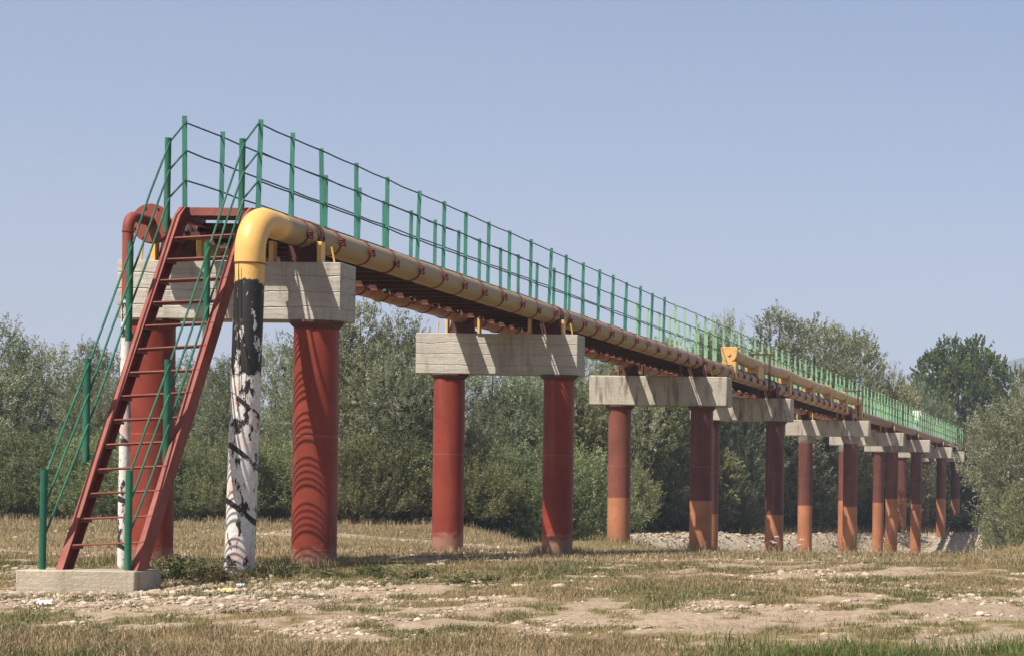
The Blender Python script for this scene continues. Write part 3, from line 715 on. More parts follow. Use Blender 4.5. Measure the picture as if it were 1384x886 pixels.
# ------------------------------------------------------------------ piers
# y, column x left/right, beam x0/x1, split height, beam bottom
REDTOP = (0.2, 0.034, 0.02); BROWN = (0.11, 0.038, 0.029); ORANGE = (0.33, 0.135, 0.066)
SADDLE = paint('dark_red_saddle_steel', (0.075, 0.025, 0.02), (0.12, 0.045, 0.03), (0.5, 0.7), 9, 0.65, 0.25)
PIERS = [
 (25.9, -12.63, -10.5, -12.96, -10.1, None, 2.19, 'new', 'first pier behind the stair with two glossy red columns striped by tread shadows'),
 (37.0, -12.53, -10.5, -13.07, -10.1, None, 2.19, 'new', 'second pier with two red columns under a clean board marked concrete beam'),
 (49.5, -12.53, -10.5, -13.22, -9.82, (-.08, -.13), 2.2, 'old', 'third pier with a stained rough concrete beam on brown columns with orange feet'),
 (59.9, -12.46, -10.5, -13.0, -10.0, (-.55, -.55), 2.24, 'old', 'fourth pier half hidden behind the stained beam of the third pier'),
 (76.4, -12.22, -10.5, -12.95, -9.78, (-.33, -.36), 2.32, 'grey', 'fifth pier with grey flared collars at the far end of the raised pipe'),
 (90.0, -12.63, -10.5, -13.3, -9.95, (-.15, -.05), 2.33, 'grey', 'sixth pier just beyond the end of the raised pipe'),
 (100.5, -12.4, -10.5, -13.1, -9.8, (-.25, -.3), 2.3, 'old', 'seventh pier below the walkway short of the person in white'),
 (114.3, -12.76, -10.5, -13.4, -9.9, (.0, .0), 2.3, 'old', 'eighth pier under the walkway near the person in white'),
 (123.8, -12.4, -10.5, -13.0, -9.95, (.05, .0), 2.26, 'old', 'last pier standing on the far bank against the willow thicket'),
]
for i, (y, xl, xr, b0, b1, split, zb, kind, label) in enumerate(PIERS):
    t = thing('bridge_pier', label, 'bridge pier', (-11.5, y, gz(-11.5, y)), 'piers carrying the pipes')
    conc = CONC_NEW if kind == 'new' else CONC_OLD
    d = .26 if kind == 'new' else .32
    part('cap_beam', MB().box(b0, b1, y - d, y + d, zb, 2.93), conc, t, bevel=.008 if kind == 'new' else .03)
    for k, xc in enumerate((xl, xr)):
        top_c = REDTOP if split is None else (BROWN if (i, k) != (2, 0) else (.17, .056, .038))  # third pier's left column lighter: its sunlit look is put into the colour
        m = column_paint('column_paint', top_c, ORANGE, None if split is None else split[k])
        zg = gz(xc, y); r = .275
        hcap = .1 if kind in ('new', 'old') else .28
        c = part('column', MB().tube([(xc, y, zg - .6), (xc, y, zb - hcap)], r, 40), m, t)
        mb = MB().tube([(xc, y, zb - hcap - .001), (xc, y, zb - .03), (xc, y, zb)], [r + .004, r + .075 if kind != 'grey' else r + .1, r + .075 if kind != 'grey' else r + .1], 8 if kind == 'new' else 24)
        part('capital', mb, CAPITAL if kind != 'grey' else CAPITAL_GREY, c)
    gm = YELLOW_PLATE if i < 2 else (RED_STEEL if i < 4 else YELLOW_PLATE)
    if i < 2: gm = YELLOW
    for xg in (-12.54, -11.95, -11.02, -10.4):
        part('guide_plate', MB().box(xg - .012 if i else xg - .03, xg + .03 if i else xg + .03, y - .2, y - .08, 2.932, 3.22 + random.uniform(-.02, .02)), gm, t, bevel=.004)
    if i < 5:
        for xg, s in ((-12.72, 1), (-10.22, -1)):
            part('stay_rod', MB().tube([(xg, y - .14, 2.92), (xg + .035 * -s * -1, y - .16, 3.14)], .013, 8), gm, t)
    for px in (PXL, PXR):
        mb = MB().box(px - .26, px + .26, y - .16, y + .16, 2.932, 2.99).prism([(px - .2, 2.991), (px + .2, 2.991), (px + .17, 3.2), (px + .09, 3.14), (px, 3.125), (px - .09, 3.14), (px - .17, 3.2)], 'y', y - .12, y + .12)
        mb.ring((px, y, PZ), (0, 1, 0), PR + .001, PR + .022, .06, 30)
        mb.ring((px, y + .13, PZ), (0, 1, 0), PR + .001, PR + .02, .03, 30)
        part('pipe_saddle', mb, SADDLE, t)

# ------------------------------------------------------------------ person on the walkway
def skin_mesh(name, V, E, Rr, mat, loc, parent=None, sub=2):
    me = bpy.data.meshes.new(name); me.from_pydata(V, E, []); o = bpy.data.objects.new(name, me)
    link(o, loc, parent)
    md = o.modifiers.new('skin', 'SKIN'); md.use_smooth_shade = True
    for v, r in zip(me.skin_vertices[0].data, Rr): v.radius = (r, r) if not isinstance(r, tuple) else r
    me.skin_vertices[0].data[0].use_root = True
    s = o.modifiers.new('sub', 'SUBSURF'); s.levels = sub; s.render_levels = sub
    me.materials.append(mat); return o
SKIN = paint('skin', (.42, .24, .17), None, rough=.55, fade=.05, bump=.02)
HAIR = paint('grey_brown_hair', (.12, .09, .07), None, rough=.6, fade=.2)
SHIRT = paint('white_shirt_cloth', (.74, .74, .73), (.6, .6, .6), (.5, .8), 8, .85, .06, .1)
JEANS = paint('pale_blue_denim', (.34, .42, .5), (.25, .32, .4), (.5, .8), 12, .85, .1, .1)
SHOE = paint('dark_shoe_leather', (.05, .04, .035), None, rough=.6)
def person(x, y, z):
    s = 1.66 / 1.75
    V = [(0, 0, .95), (0, .01, 1.15), (0, .0, 1.36), (0, -.01, 1.47), (0, .0, 1.53), (0, .015, 1.63), (0, .01, 1.7)]
    Rr = [(.15, .11), (.14, .1), (.17, .1), (.07, .06), (.055, .055), (.08, .095), (.06, .075)]
    E = [(0, 1), (1, 2), (2, 3), (3, 4), (4, 5), (5, 6)]
    def add(v, r, to): V.append(v); Rr.append(r); E.append((to, len(V) - 1)); return len(V) - 1
    for sd in (-1, 1):
        a = add((sd * .17, 0, 1.41), .062, 2); a = add((sd * .245, .03, 1.15), .045, a); a = add((sd * .235, .16, .96), .035, a)
        h = add((sd * .225, .22, .9), (.035, .02), a)
        for j, l in enumerate((.07, .08, .075, .06)):
            q = add((sd * (.2 + .016 * j), .27, .885 - .008 * j), .009, h); add((sd * (.2 + .016 * j), .27 + l * .45, .86 - .008 * j), .008, q)
        q = add((sd * .19, .22, .875), .01, h); add((sd * .18, .25, .855), .009, q)
        a = add((sd * .09, .0, .86), .095, 0); st_ = .1 * sd
        a = add((sd * .095, st_ * .6 + .03, .5), .065, a); a = add((sd * .095, st_ - .02, .1), .045, a); add((sd * .1, st_ + .13, .045), (.045, .035), a)
    sc = lambda L: [tuple(c * s for c in v) for v in L]
    t = thing('person', 'person in a white shirt and pale trousers walking away along the walkway', 'person', (x, y, z))
    skin_mesh('body', sc(V), E, [tuple(c * s for c in r) if isinstance(r, tuple) else r * s for r in Rr], SKIN, (x, y, z), t)
    # shirt, loose, hem below the waist, sleeves to the elbow
    V2 = [(0, 0, .84), (0, 0, 1.0), (0, .005, 1.2), (0, .0, 1.38), (0, -.005, 1.47)]
    R2 = [(.2, .155), (.19, .145), (.185, .14), (.19, .125), (.075, .07)]; E2 = [(0, 1), (1, 2), (2, 3), (3, 4)]
    for sd in (-1, 1):
        V2.append((sd * .18, 0, 1.41)); R2.append(.085); E2.append((3, len(V2) - 1)); V2.append((sd * .25, .03, 1.14)); R2.append(.07); E2.append((len(V2) - 2, len(V2) - 1))
    skin_mesh('shirt', sc(V2), E2, [tuple(c * s for c in r) if isinstance(r, tuple) else r * s for r in R2], SHIRT, (x, y, z), t)
    V3 = [(0, 0, .95)]; R3 = [(.165, .125)]; E3 = []
    for sd in (-1, 1):
        st_ = .1 * sd; b = len(V3)
        V3 += [(sd * .095, 0, .84), (sd * .098, st_ * .6 + .03, .5), (sd * .098, st_ - .02, .1)]; R3 += [.11, .088, .07]; E3 += [(0, b), (b, b + 1), (b + 1, b + 2)]
    skin_mesh('trousers', sc(V3), E3, [tuple(c * s for c in r) if isinstance(r, tuple) else r * s for r in R3], JEANS, (x, y, z), t)
    hb = bmesh.new(); bmesh.ops.create_uvsphere(hb, u_segments=20, v_segments=14, radius=1)
    for v in list(hb.verts):
        if v.co.z < -.35 and v.co.y > -.2 or v.co.y > .62 and v.co.z < .35: hb.verts.remove(v)
        else: v.co = (v.co.x * .092 * s, (v.co.y * .108 + .01) * s, (v.co.z * .115 + 1.652) * s)
    me = bpy.data.meshes.new('hair'); hb.to_mesh(me); hb.free(); me.materials.append(HAIR); link(bpy.data.objects.new('hair', me), (x, y, z), t)
    for sd in (-1, 1):
        st_ = .1 * sd; mb = MB().tube([(x + sd * .1 * s, y + (st_ - .08) * s, z + .045), (x + sd * .1 * s, y + (st_ + .05) * s, z + .05), (x + sd * .1 * s, y + (st_ + .19) * s, z + .035)], [.045, .055, .035], 12)
        part('shoe', mb, SHOE, t)
person(-11.5, 110.0, DECK)

# ------------------------------------------------------------------ trees
W_GREY = leaf_shader('willow_leaves', [(0, (.13, .155, .07)), (.5, (.23, .25, .13)), (.85, (.32, .34, .21)), (1, (.48, .5, .39))], .38, obj_var=.4)
W_GREEN = leaf_shader('bush_leaves', [(0, (.125, .15, .06)), (.55, (.215, .24, .105)), (1, (.3, .31, .155))], .38, obj_var=.45)
OAK = leaf_shader('broad_leaves', [(0, (.04, .07, .02)), (.6, (.085, .135, .035)), (1, (.15, .19, .06))], .25, obj_var=.1)
BARK = paint('grey_brown_bark', (.11, .085, .065), (.06, .045, .035), (.45, .7), 14, .9, .25, .6)
def foliage(lobes, n_twigs, twig, leaf, per, upw, seed, silver=.1, inner=.5):
    """leaf sprays on twigs spread through the lobes of a crown; returns a mesh"""
    g = np.random.default_rng(seed); L = np.array(lobes, float)
    area = (L[:, 3] * L[:, 4] + L[:, 4] * L[:, 5] + L[:, 3] * L[:, 5]); li = g.choice(len(L), n_twigs, p=area / area.sum())
    d = g.normal(0, 1, (n_twigs, 3)); d[:, 2] += .25; d /= np.linalg.norm(d, axis=1)[:, None]
    rad = g.uniform(0, 1, n_twigs) ** .45 * (1 - inner) + inner
    rad *= .86 + .28 * vnoise(d[:, 0] * 3 + li * 7.1, d[:, 1] * 3 + d[:, 2] * 3.3, seed)
    p = L[li, :3] + d * L[li, 3:] * rad[:, None]
    p[:, 2] = np.maximum(p[:, 2], .05 + g.uniform(0, .4, n_twigs))
    tw = d * .55 + np.array([0, 0, upw]) + g.normal(0, .28, (n_twigs, 3)); tw /= np.linalg.norm(tw, axis=1)[:, None]
    TL = twig * g.uniform(.5, 1.3, n_twigs)
    base_t = np.clip(g.normal(.45, .2, n_twigs) + .26 * (vnoise(p[:, 0] * .9, p[:, 1] * .9 + p[:, 2] * 1.1, seed + 5) - .5) * 3, 0, .9)
    base_t = np.where(g.uniform(0, 1, n_twigs) < silver, g.uniform(.85, 1, n_twigs), base_t)
    t = g.uniform(0, 1, (n_twigs, per)); q = p[:, None] + tw[:, None] * (t * TL[:, None])[..., None]
    q += g.normal(0, .05 * twig, q.shape)
    ld = tw[:, None] + g.normal(0, .65, q.shape); ld /= np.linalg.norm(ld, axis=2)[..., None]
    nn = g.normal(0, 1, q.shape) + np.array([0, 0, .6]); s = np.cross(ld, nn); s /= np.linalg.norm(s, axis=2)[..., None] + 1e-9
    ll = leaf[0] * g.uniform(.6, 1.3, (n_twigs, per))[..., None]; w = leaf[1] * g.uniform(.7, 1.3, (n_twigs, per))[..., None]
    V = np.stack([q, q + ld * ll * .45 + s * w * .5, q + ld * ll, q + ld * ll * .45 - s * w * .5], 2).reshape(-1, 3)
    Q = np.arange(len(V)).reshape(-1, 4)
    T = np.repeat(np.clip(np.repeat(base_t, per) + g.normal(0, .08, n_twigs * per), 0, 1), 4)
    me = mesh_np('crown', V, Q, False); at = me.attributes.new('tint', 'FLOAT', 'POINT'); at.data.foreach_set('value', T.astype(np.float32))
    return me
def trunk_mesh(lobes, r, seed, stems=1):
    g = random.Random(seed); mb = MB()
    top = max(l[2] for l in lobes)
    for sidx in range(stems):
        ox, oy = (g.uniform(-.3, .3), g.uniform(-.3, .3)) if stems > 1 else (0, 0)
        fork = (ox * 1.8 + g.uniform(-.1, .1), oy * 1.8, top * .42)
        if stems == 1: mb.tube([(ox, oy, -.4), (ox * 1.2, oy, top * .2), fork, (0, 0, top)], [r * 1.25, r, r * .8, r * .2], 9)
        for k, l in enumerate(lobes):
            if k % stems != sidx: continue
            st0 = fork if stems == 1 else (ox, oy, -.3); m = tuple((a + b) / 2 + g.uniform(-.12, .12) for a, b in zip(st0, l[:3]))
            mb.tube([st0, m, (l[0], l[1], l[2]), (l[0] * 1.1, l[1] * 1.1, l[2] + l[5] * .7)], [r * .62, r * .45, r * .28, r * .06], 7)
    me = mb.mesh('trunk'); me.materials.append(BARK); return me
def lobes_for(kind, seed):
    g = random.Random(seed); L = []
    if kind == 'willow':       # unit height about 1, feathery rounded domes
        for k in range(9):
            a = g.uniform(0, 6.28); rr = g.uniform(.05, .33); h = g.uniform(.25, .74) - rr * .35
            L.append((rr * math.cos(a), rr * math.sin(a), h, g.uniform(.15, .23), g.uniform(.15, .23), g.uniform(.17, .26)))
        L.append((g.uniform(-.06, .06), 0, .76, .14, .14, .2)); L.append((0, 0, .2, .34, .34, .2))
    elif kind == 'upright':
        for k in range(8):
            a = g.uniform(0, 6.28); rr = g.uniform(.03, .17); h = .2 + k * .075
            L.append((rr * math.cos(a), rr * math.sin(a), h, g.uniform(.11, .17), g.uniform(.11, .17), g.uniform(.16, .24)))
        L.append((g.uniform(-.05, .05), 0, .82, .08, .08, .17)); L.append((0, 0, .15, .24, .24, .16))
    elif kind == 'shrub':
        for k in range(8):
            a = g.uniform(0, 6.28); rr = g.uniform(.1, .55); h = g.uniform(.2, .6) - rr * .25
            L.append((rr * math.cos(a), rr * math.sin(a), h, g.uniform(.2, .34), g.uniform(.2, .34), g.uniform(.25, .4)))
        L.append((0, 0, .2, .55, .55, .25))
    else:                      # oak
        for k in range(26):
            a = k * 2.4; q = (k + .5) / 26; h = .26 + .62 * q; w = .44 * max(.12, 1 - abs((h - .52) / .42) ** 3) * g.uniform(.75, 1.08)
            L.append((w * math.cos(a), w * math.sin(a), h, g.uniform(.1, .16), g.uniform(.1, .16), g.uniform(.08, .12)))
        L.append((0, 0, .58, .32, .32, .26)); L.append((.12, 0, .9, .13, .13, .09)); L.append((-.2, .05, .82, .14, .14, .09)); L.append((.26, -.1, .8, .12, .12, .09))
    return L
PROTO = {}
def proto(key, kind, H, n_twigs, twig, leaf, per, upw, seed, mat, silver, stems, r, inner=.5):
    L = [tuple(c * H for c in l) for l in lobes_for(kind, seed)]
    cm = foliage(L, n_twigs, twig, leaf, per, upw, seed, silver, inner); cm.materials.append(mat)
    PROTO[key] = (cm, trunk_mesh(L, r, seed, stems), H)
for s in range(3): proto('willow%d' % s, 'willow', 7.0, 3400, .62, (.12, .034), 26, .5, 11 + s, W_GREY, .09, 3, .13)
for s in range(2): proto('upright%d' % s, 'upright', 7.5, 2900, .52, (.12, .036), 26, .65, 31 + s, W_GREY, .06, 1, .13)
for s in range(3): proto('shrub%d' % s, 'shrub', 3.0, 2600, .55, (.1, .026), 26, 1.2, 51 + s, W_GREEN, .03, 4, .05, .35)
for s in range(2): proto('broad%d' % s, 'willow', 7.0, 3000, .5, (.12, .06), 26, .3, 71 + s, W_GREEN, .02, 2, .14)
proto('oak', 'oak', 13.0, 3600, .7, (.2, .14), 26, .2, 91, OAK, .02, 1, .32, .55)
def tree(name, key, x, Y, top, wide, label, group, z0=None, cat='tree', rot=None):
    """x, top: pixel column of the trunk and pixel row of the crown's top, turned into a place and a height"""
    cm, tm, H = PROTO[key]; w = 676 - top; v = w - ROLL * (1520 - x)
    X = -(1520 - x + ROLL * w) * Y / F; zb = gz(X, Y) if z0 is None else z0
    h = (v * Y / F - zb) / (H * (1.0 if 'shrub' not in key else 1.0)); k = h * (.93 if 'shrub' not in key else .8)
    t = thing(name, label, cat, (X, Y, zb), group)
    for nm, me in (('crown', cm), ('trunk', tm)):
        o = bpy.data.objects.new(nm, me); link(o, (X, Y, zb), t)
    t.scale = (k * wide, k * wide, k); t.rotation_euler = (0, 0, random.uniform(0, 6.28) if rot is None else rot)
    return t
GW = 'willows behind the bridge'; GS = 'low bushes along the foot of the thicket'
T = [
 ('willow0', 8, 64, 408, .95, 'tall grey green willow at the left edge with open sky beside its top'),
 ('willow1', 82, 66, 492, .85, 'lower willow left of the stair under the gap of open sky'),
 ('upright0', 128, 64, 448, .9, 'silvery pointed willow just left of the green stair rail'),
 ('willow2', 195, 63, 462, .9, 'willow behind the red stair and the thin white pipe'),
 ('willow0', 262, 66, 462, .85, 'willow seen between the stair and the white tarred pipe'),
 ('upright1', 312, 62, 468, .85, 'narrow willow behind the white tarred pipe'),
 ('willow1', 365, 68, 442, .8, 'willow between the white tarred pipe and the first right red column'),
 ('willow2', 440, 66, 430, .85, 'willow directly behind the right column of the first pier'),
 ('upright0', 492, 64, 392, 1.2, 'tall silvery willow just right of the first concrete beam'),
 ('willow0', 545, 64, 400, .8, 'willow touching the underside of the walkway between the first two piers'),
 ('willow1', 602, 68, 455, .8, 'willow behind the left column of the second pier'),
 ('willow2', 668, 70, 440, .8, 'willow between the two columns of the second pier'),
 ('broad0', 735, 72, 436, .8, 'willow behind the right column of the second pier'),
 ('willow0', 790, 84.5, 440, .75, 'willow between the second and third piers'),
 ('broad1', 850, 89, 440, .85, 'dark leafy tree behind the left column of the third pier'),
 ('upright1', 905, 93.3, 440, .8, 'tree rising behind the pale green posts above the third pier'),
 ('upright0', 962, 97, 432, .85, 'slim tree above the railing with twin tops left of the raised pipe'),
 ('willow2', 985, 99.4, 405, .6, 'tall tree peak above the railing over the yellow end plate'),
 ('upright1', 1052, 105.2, 402, 1.2, 'tallest pointed tree above the raised pipe'),
 ('willow1', 1100, 110, 430, .65, 'grey willow above the middle of the raised pipe'),
 ('upright0', 1135, 113.8, 424, .9, 'dark green willow above the far end of the raised pipe'),
 ('broad0', 1165, 117, 428, .7, 'rounded brownish crown right of the tall willows'),
 ('willow0', 1205, 124.2, 478, .7, 'grey willow sloping down towards the round oak'),
 ('willow2', 1238, 131.4, 500, .65, 'willow behind the person in white'),
]
for key, x, Y, top, wide, lab in T: tree('willow_tree', key, x, Y, top, wide, lab, GW)
random.seed(21)
B = [
 ('shrub0', -20, 61, 560, 1.1, 'dark bush at the far left edge of the meadow'),
 ('shrub1', 40, 60, 545, 1.15, 'bush left of the bottom stair post'),
 ('shrub2', 105, 60, 552, 1.1, 'bush behind the lower green stair rail'),
 ('shrub0', 165, 60, 548, 1.1, 'bush behind the lower flight of the red stair'),
 ('shrub1', 235, 61, 560, 1.1, 'bush behind the left red column of the first pier'),
 ('shrub2', 290, 60, 553, 1.1, 'bush just left of the white tarred pipe'),
 ('shrub0', 370, 62, 560, 1.1, 'bush between the white tarred pipe and the striped red column'),
 ('shrub1', 432, 62, 560, 1.1, 'bush behind the striped red column'),
 ('shrub2', 490, 62, 545, 1.1, 'bush right of the striped red column with dry straw at its foot'),
 ('shrub0', 550, 63, 562, 1.15, 'bush left of the second pier'),
 ('shrub1', 610, 64, 560, 1.2, 'bush behind the left foot of the second pier'),
 ('shrub2', 668, 65, 566, 1.15, 'bush in the middle of the gap of the second pier'),
 ('shrub0', 725, 66, 560, 1.15, 'bush behind the right foot of the second pier'),
 ('shrub1', 790, 84.5, 572, 1.1, 'dark bush between the second and third piers'),
 ('broad1', 775, 73, 530, .8, 'dark rounded bush left of the third pier'),
 ('broad0', 838, 88.3, 548, .8, 'dark leafy bush behind the orange foot of the third pier'),
 ('broad1', 890, 92.2, 540, .8, 'dark leafy bush between the columns of the third pier'),
 ('shrub2', 905, 93.3, 640, 1.2, 'light green bush low between the columns of the third pier'),
 ('broad0', 945, 95.7, 545, .8, 'dark leafy bush behind the dark right column of the third pier'),
 ('broad1', 1010, 101, 560, .8, 'dark leafy bush between the third and fourth piers'),
 ('shrub0', 985, 98.8, 630, 1.2, 'lighter bush low between the third and fourth piers'),
 ('broad0', 1065, 106.5, 570, .8, 'dark leafy bush right of the dark fourth column'),
 ('broad1', 1115, 111.6, 575, .8, 'dark leafy bush between the columns of the fifth pier'),
 ('broad0', 1165, 117, 580, .8, 'dark leafy bush right of the fifth pier'),
 ('broad1', 1215, 126, 585, .8, 'dark leafy bush behind the middle of the far piers'),
 ('broad0', 1262, 137, 590, .8, 'dark leafy bush behind the last columns'),
 ('willow1', 1275, 140, 560, .7, 'pale bush at the far end of the railing'),
 ('shrub1', 1240, 138, 530, .9, 'pale feathery bush just right of the person in white'),
 ('broad1', 1318, 132, 575, .9, 'dark bush where the walkway ends'),
]
for key, x, Y, top, wide, lab in B: tree('bush', key, x, Y, top, wide, lab, GS, cat='bush')
tree('oak_tree', 'oak', 1303, 160, 440, .66, 'large dark round headed oak standing apart at the right against the sky', None, rot=.6)
tree('willow_tree', 'willow0', 1410, 92, 458, .84, 'big pale willow at the right edge in front of the oak', GW, rot=2.0)
tree('willow_tree', 'willow2', 1372, 100, 560, .4, 'willow on the right bank beside the last pier', GW)
tree('bush', 'broad0', 1410, 84, 600, .7, 'dark bush under the big pale willow at the right edge', GS, cat='bush')
tree('bush', 'broad1', 1352, 98, 640, .6, 'dark bush at the foot of the right bank beside the last columns', GS, cat='bush')

# far wooded ridge
def ridge():
    xs = np.linspace(-2600, 1500, 160); ts = np.linspace(0, 1, 24)
    V = []
    for t in ts:
        for x in xs:
            h = (80 + 105 * np.exp(-((x - 80) / 420) ** 2) + 25 * math.sin(x * .004)) * math.sin(math.pi * min(1, t * 1.0)) ** .8
            h *= .88 + .24 * float(fbm(x * .01, t * 6, 1.0, 5)) if 0 < t < 1 else 1
            V.append((x, 1700 + t * 900, -3 + h))
    nx = len(xs); i = np.arange(len(V)).reshape(len(ts), nx)
    Q = np.stack([i[:-1, :-1], i[:-1, 1:], i[1:, 1:], i[1:, :-1]], -1).reshape(-1, 4)
    me = mesh_np('hills', np.array(V), Q)
    m, nt = newmat('far_forest'); P, X, Y, Z = pos(nt); n = noise(nt, P, .03, 6, .7)
    finish(nt, mix(nt, ramp(nt, n, .35, .65), (.03, .05, .02), (.08, .1, .04)), .95, n, 1, 12, .1)
    me.materials.append(m); o = link(bpy.data.objects.new('hills', me)); o['kind'] = 'structure'; o['label'] = 'distant wooded ridge'
ridge()

# ------------------------------------------------------------------ small plants and litter
def weed(x, Y, h, n, label, leafw, mat, group, seed, spread=.5, name='weed_plant'):
    g = random.Random(seed); X = -(1520 - x) * Y / F; zb = gz(X, Y)
    t = thing(name, label, 'plant', (X, Y, zb), group); st_ = MB(); lv = []
    for k in range(n):
        a = g.uniform(0, 6.28); r = g.uniform(0, spread); hh = h * g.uniform(.5, 1.1)
        b = Vector((X + r * .6 * math.cos(a), Y + r * .6 * math.sin(a), zb - .02)); e = b + Vector((r * .6 * math.cos(a), r * .6 * math.sin(a), hh))
        st_.tube([(X, Y, zb - .03), tuple(b), tuple((b + e) / 2 + Vector((0, 0, hh * .08))), tuple(e)], [.006, .006, .005, .003], 5)
        for j in range(9):
            q = b.lerp(e, .2 + .8 * j / 8); an = g.uniform(0, 6.28); d = Vector((math.cos(an), math.sin(an), g.uniform(-.1, .5))).normalized(); lv.append((q, d, g.uniform(.6, 1.2)))
    part('stem', st_, WEED_STEM, t)
    V, Fq, T = [], [], []
    for q, d, k in lv:
        s = d.cross(Vector((0, 0, 1))).normalized(); L = leafw[0] * k; W = leafw[1] * k; b = len(V); bend_ = Vector((0, 0, -L * .25))
        V += [tuple(q), tuple(q + d * L * .4 + s * W / 2), tuple(q + d * L + bend_), tuple(q + d * L * .4 - s * W / 2)]; Fq.append([b, b + 1, b + 2, b + 3]); T += [g.random()] * 4
    V = np.array(V) - np.array([X, Y, zb]); me = mesh_np('leaves', V, np.array(Fq), False); at = me.attributes.new('tint', 'FLOAT', 'POINT'); at.data.foreach_set('value', T)
    me.materials.append(mat); link(bpy.data.objects.new('leaves', me), (X, Y, zb), t)
    return t
WEED_STEM = paint('weed_stem', (.1, .1, .04), (.14, .08, .04), (.5, .7), 20, .7)
WEED = leaf_shader('weed_leaves', [(0, (.02, .05, .012)), (.6, (.05, .095, .025)), (1, (.1, .14, .04))], .3)
WEED_DRY = leaf_shader('dry_weed_leaves', [(0, (.07, .06, .02)), (.6, (.13, .1, .04)), (1, (.2, .14, .06))], .3)
weed(243, 23.6, .26, 46, 'dark green weed clump just right of the stair foot', (.1, .05), WEED, 'weeds', 1, .55)
weed(300, 23.3, .2, 30, 'greenish brown weeds in front of the white tarred pipe', (.08, .03), WEED_DRY, 'weeds', 2, .5)
weed(385, 24.0, .17, 36, 'low green weeds between the white pipe and the striped column', (.07, .03), WEED, 'weeds', 3, .6)
weed(500, 24.6, .13, 40, 'spreading green weeds right of the striped red column', (.08, .035), WEED, 'weeds', 4, .8)
weed(565, 24.4, .12, 36, 'low green weeds left of the second pier foot', (.08, .035), WEED, 'weeds', 5, .7)
weed(660, 23.4, .1, 30, 'small green weeds on the stony ground below the second pier', (.07, .03), WEED, 'weeds', 6, .6)
weed(335, 55, 1.0, 16, 'bright yellow green sapling behind the white tarred pipe', (.16, .06), leaf_shader('sapling_leaves', [(0, (.12, .15, .03)), (1, (.22, .24, .06))], .35), 'weeds', 7, .4)
weed(1150, 52, .75, 30, 'tall seedy weeds in front of the fifth pier', (.1, .03), WEED_DRY, 'weeds', 8, .8)
weed(1205, 50, .55, 26, 'dry brown weeds in front of the far piers', (.08, .025), WEED_DRY, 'weeds', 9, .9)
weed(1318, 50, .5, 20, 'dry bushy weed left of the stone heap at the right edge', (.08, .03), WEED_DRY, 'weeds', 10, .5)
weed(1300, 121, 1.0, 26, 'large leaved green burdock at the foot of the last pier', (.7, .55), leaf_shader('burdock_leaves', [(0, (.07, .13, .03)), (1, (.14, .2, .06))], .35), 'weeds', 11, 1.6)
weed(1225, 122, .8, 20, 'broad leaved green plants between the last columns', (.5, .4), leaf_shader('burdock_leaves', [(0, (.07, .13, .03)), (1, (.14, .2, .06))], .35), 'weeds', 12, 1.4)
# wild carrot flowers
WHITE_FLOWER = paint('white_petals', (.75, .75, .7), None, rough=.8, fade=.05)
for k, (x, dy, h) in enumerate(((1042, 0, .42), (1049, .3, .55), (1046, -.3, .38), (1083, .1, .48), (1080, .5, .35))):
    Y = 50 + dy; X = -(1520 - x) * Y / F; zb = gz(X, Y)
    t = thing('wild_carrot', 'white umbel flower on a thin stalk in dry grass below the fourth pier', 'flower', (X, Y, zb), 'white flowers in the dry grass')
    part('stem', MB().tube([(X, Y, zb - .02), (X + .01, Y, zb + h * .6), (X + .03, Y, zb + h)], .005, 5), WEED_STEM, t)
    mb = MB()
    for j in range(14):
        a = j * 2.4; r = .05 * math.sqrt(j / 14); mb.tube([(X + .03 + r * math.cos(a), Y + r * math.sin(a), zb + h - .01), (X + .03 + r * math.cos(a), Y + r * math.sin(a), zb + h + .02 - r * .1)], [.012, .02], 6)
    part('flower_head', mb, WHITE_FLOWER, t)
def scrap(name, x, yp, Y, size, c, label, seed):
    X = -(1520 - x) * Y / F; zb = gz(X, Y) + .03; g = np.random.default_rng(seed); n = 9
    u, v = np.meshgrid(np.linspace(-1, 1, n), np.linspace(-1, 1, n)); Vv = np.stack([u * size[0], v * size[1], g.uniform(-.4, 1, (n, n)) * size[2]], -1).reshape(-1, 3) + g.normal(0, size[1] * .12, (n * n, 3))
    i = np.arange(n * n).reshape(n, n); Q = np.stack([i[:-1, :-1], i[:-1, 1:], i[1:, 1:], i[1:, :-1]], -1).reshape(-1, 4)
    me = mesh_np(name, Vv, Q, False); me.materials.append(paint(name + '_film', c, None, rough=.5, fade=.1)); o = link(bpy.data.objects.new(name, me), (X, Y, zb)); o.rotation_euler = (.25, .0, .3 * seed)
    sd = o.modifiers.new('solid', 'SOLIDIFY'); sd.thickness = .002
    tag(o, label, 'litter')
scrap('crumpled_paper', 63, 813, 20.6, (.07, .05, .03), (.8, .8, .82), 'crumpled white paper on the bare soil in front of the footing', 1)
scrap('plastic_bag', 327, 781, 22.6, (.04, .03, .025), (.4, .5, .53), 'pale blue plastic scrap in the weeds right of the footing', 2)
scrap('plastic_wrapper', 308, 793, 21.8, (.09, .05, .02), (.55, .45, .22), 'torn yellow wrapper lying on the gravel right of the footing', 3)
def rock(x, Y, s, label, seed, group='larger pale stones'):
    global RNG
    RNG = np.random.default_rng(seed); X = -(1520 - x) * Y / F
    V, Q, t = stones_np(np.array([X]), np.array([Y]), np.array([s * .6]), 3, (.3, .45)); V = V - np.array([X, Y, gz(X, Y)])
    me = mesh_np('pale_stone', V, Q); at = me.attributes.new('tint', 'FLOAT', 'POINT'); at.data.foreach_set('value', np.full(len(V), .5 + .1 * (seed % 5), np.float32))
    me.materials.append(STONE); o = link(bpy.data.objects.new('pale_stone', me), (X, Y, gz(X, Y))); tag(o, label, 'stone', group)
    m = o.modifiers.new('smooth', 'SMOOTH'); m.iterations = 3
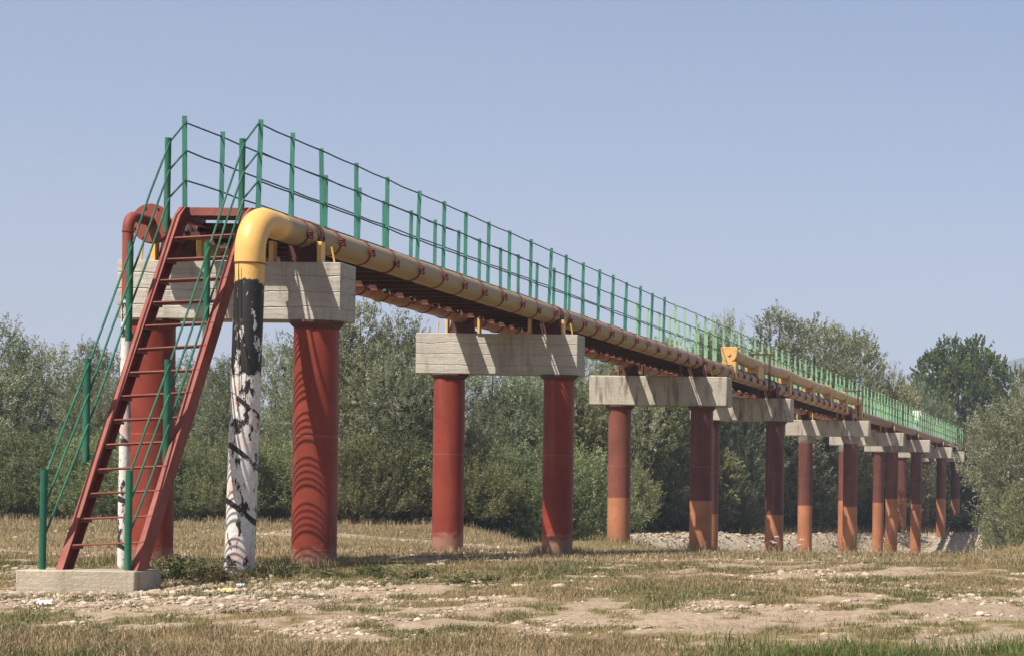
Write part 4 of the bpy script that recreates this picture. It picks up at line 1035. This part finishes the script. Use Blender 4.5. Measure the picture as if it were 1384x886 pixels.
for k, (x, Y, s, lab) in enumerate((
    (259, 22.4, .085, 'rounded stone in the gravel right of the footing'), (274, 20.9, .08, 'white stone in the gravel below the torn yellow wrapper'),
    (90, 18.6, .1, 'flat stone in the grass left below the footing'), (703, 22.8, .13, 'flat pale stone at the edge of the bare patch in the middle'),
    (757, 22.5, .17, 'largest flat pale slab above the bare patch in the middle'), (1112, 23.6, .11, 'pale stone in the grass below the fifth pier'),
    (1327, 20.4, .12, 'flat stone in the bare patch near the right edge'), (1117, 18.9, .1, 'small pale stone at the border of bare soil and green grass'))):
    rock(x, Y, s, lab, k + 3)

# ------------------------------------------------------------------ air, light, camera
hz = MB().box(-3200, 3200, -80, 4600, -12, 230)
m, nt = newmat('hazy_air'); pv = nd(nt, 'ShaderNodeVolumePrincipled'); o_ = nd(nt, 'ShaderNodeOutputMaterial')
pv.inputs['Color'].default_value = (.7, .8, 1, 1); pv.inputs['Density'].default_value = .00046; pv.inputs['Anisotropy'].default_value = 0
lk(nt, pv.outputs[0], o_.inputs['Volume'])
h_ = part('haze', hz, m); tag(h_, 'thin blue summer haze over the valley', 'haze', kind='stuff')

sc = bpy.context.scene
w = bpy.data.worlds.new('World'); sc.world = w; w.use_nodes = True; nt = w.node_tree
sd = Vector((.37, .63, -1)).normalized()           # direction the sunlight travels
elev = math.asin(-sd.z); az = math.atan2(-sd.x, -sd.y)   # towards the sun, clockwise from +Y
sky = nt.nodes.new('ShaderNodeTexSky'); sky.sky_type = 'NISHITA'; sky.sun_disc = False
sky.sun_elevation = elev; sky.sun_rotation = az; sky.air_density = 1.0; sky.dust_density = 2.0; sky.ozone_density = 2.5; sky.altitude = 0
bg = nt.nodes['Background']; mu = nd(nt, 'ShaderNodeMix', data_type='RGBA', blend_type='MULTIPLY'); mu.inputs['Factor'].default_value = 1
mu.inputs[7].default_value = (1.06, .98, 1.02, 1); nt.links.new(sky.outputs[0], mu.inputs[6]); nt.links.new(mu.outputs[2], bg.inputs[0]); bg.inputs[1].default_value = .077
L = bpy.data.lights.new('sun', 'SUN'); L.energy = 5.0; L.angle = R(.53); L.color = (1, .93, .82)
lo = bpy.data.objects.new('sun', L); C.objects.link(lo); lo.rotation_euler = sd.to_track_quat('-Z', 'Y').to_euler(); lo.location = (-30, -20, 60)
cam = bpy.data.cameras.new('camera'); co = bpy.data.objects.new('camera', cam); C.objects.link(co); sc.camera = co
cam.sensor_width = 36; cam.lens = F / 1384 * 36; cam.clip_end = 9000; cam.clip_start = .1
cam.shift_x = -(1520 - 692) / 1384; cam.shift_y = (676 - 443) / 1384
co.matrix_world = Matrix.Rotation(R(90), 4, 'X') @ Matrix.Rotation(ROLL, 4, 'Z')
vs = sc.view_settings; vs.view_transform = 'Standard'; vs.look = 'None'; vs.exposure = .72; vs.gamma = 1; vs.use_curve_mapping = False
sc.cycles.max_bounces = 6; sc.cycles.diffuse_bounces = 3; sc.cycles.transmission_bounces = 4; sc.cycles.volume_bounces = 0; sc.cycles.use_denoising = True
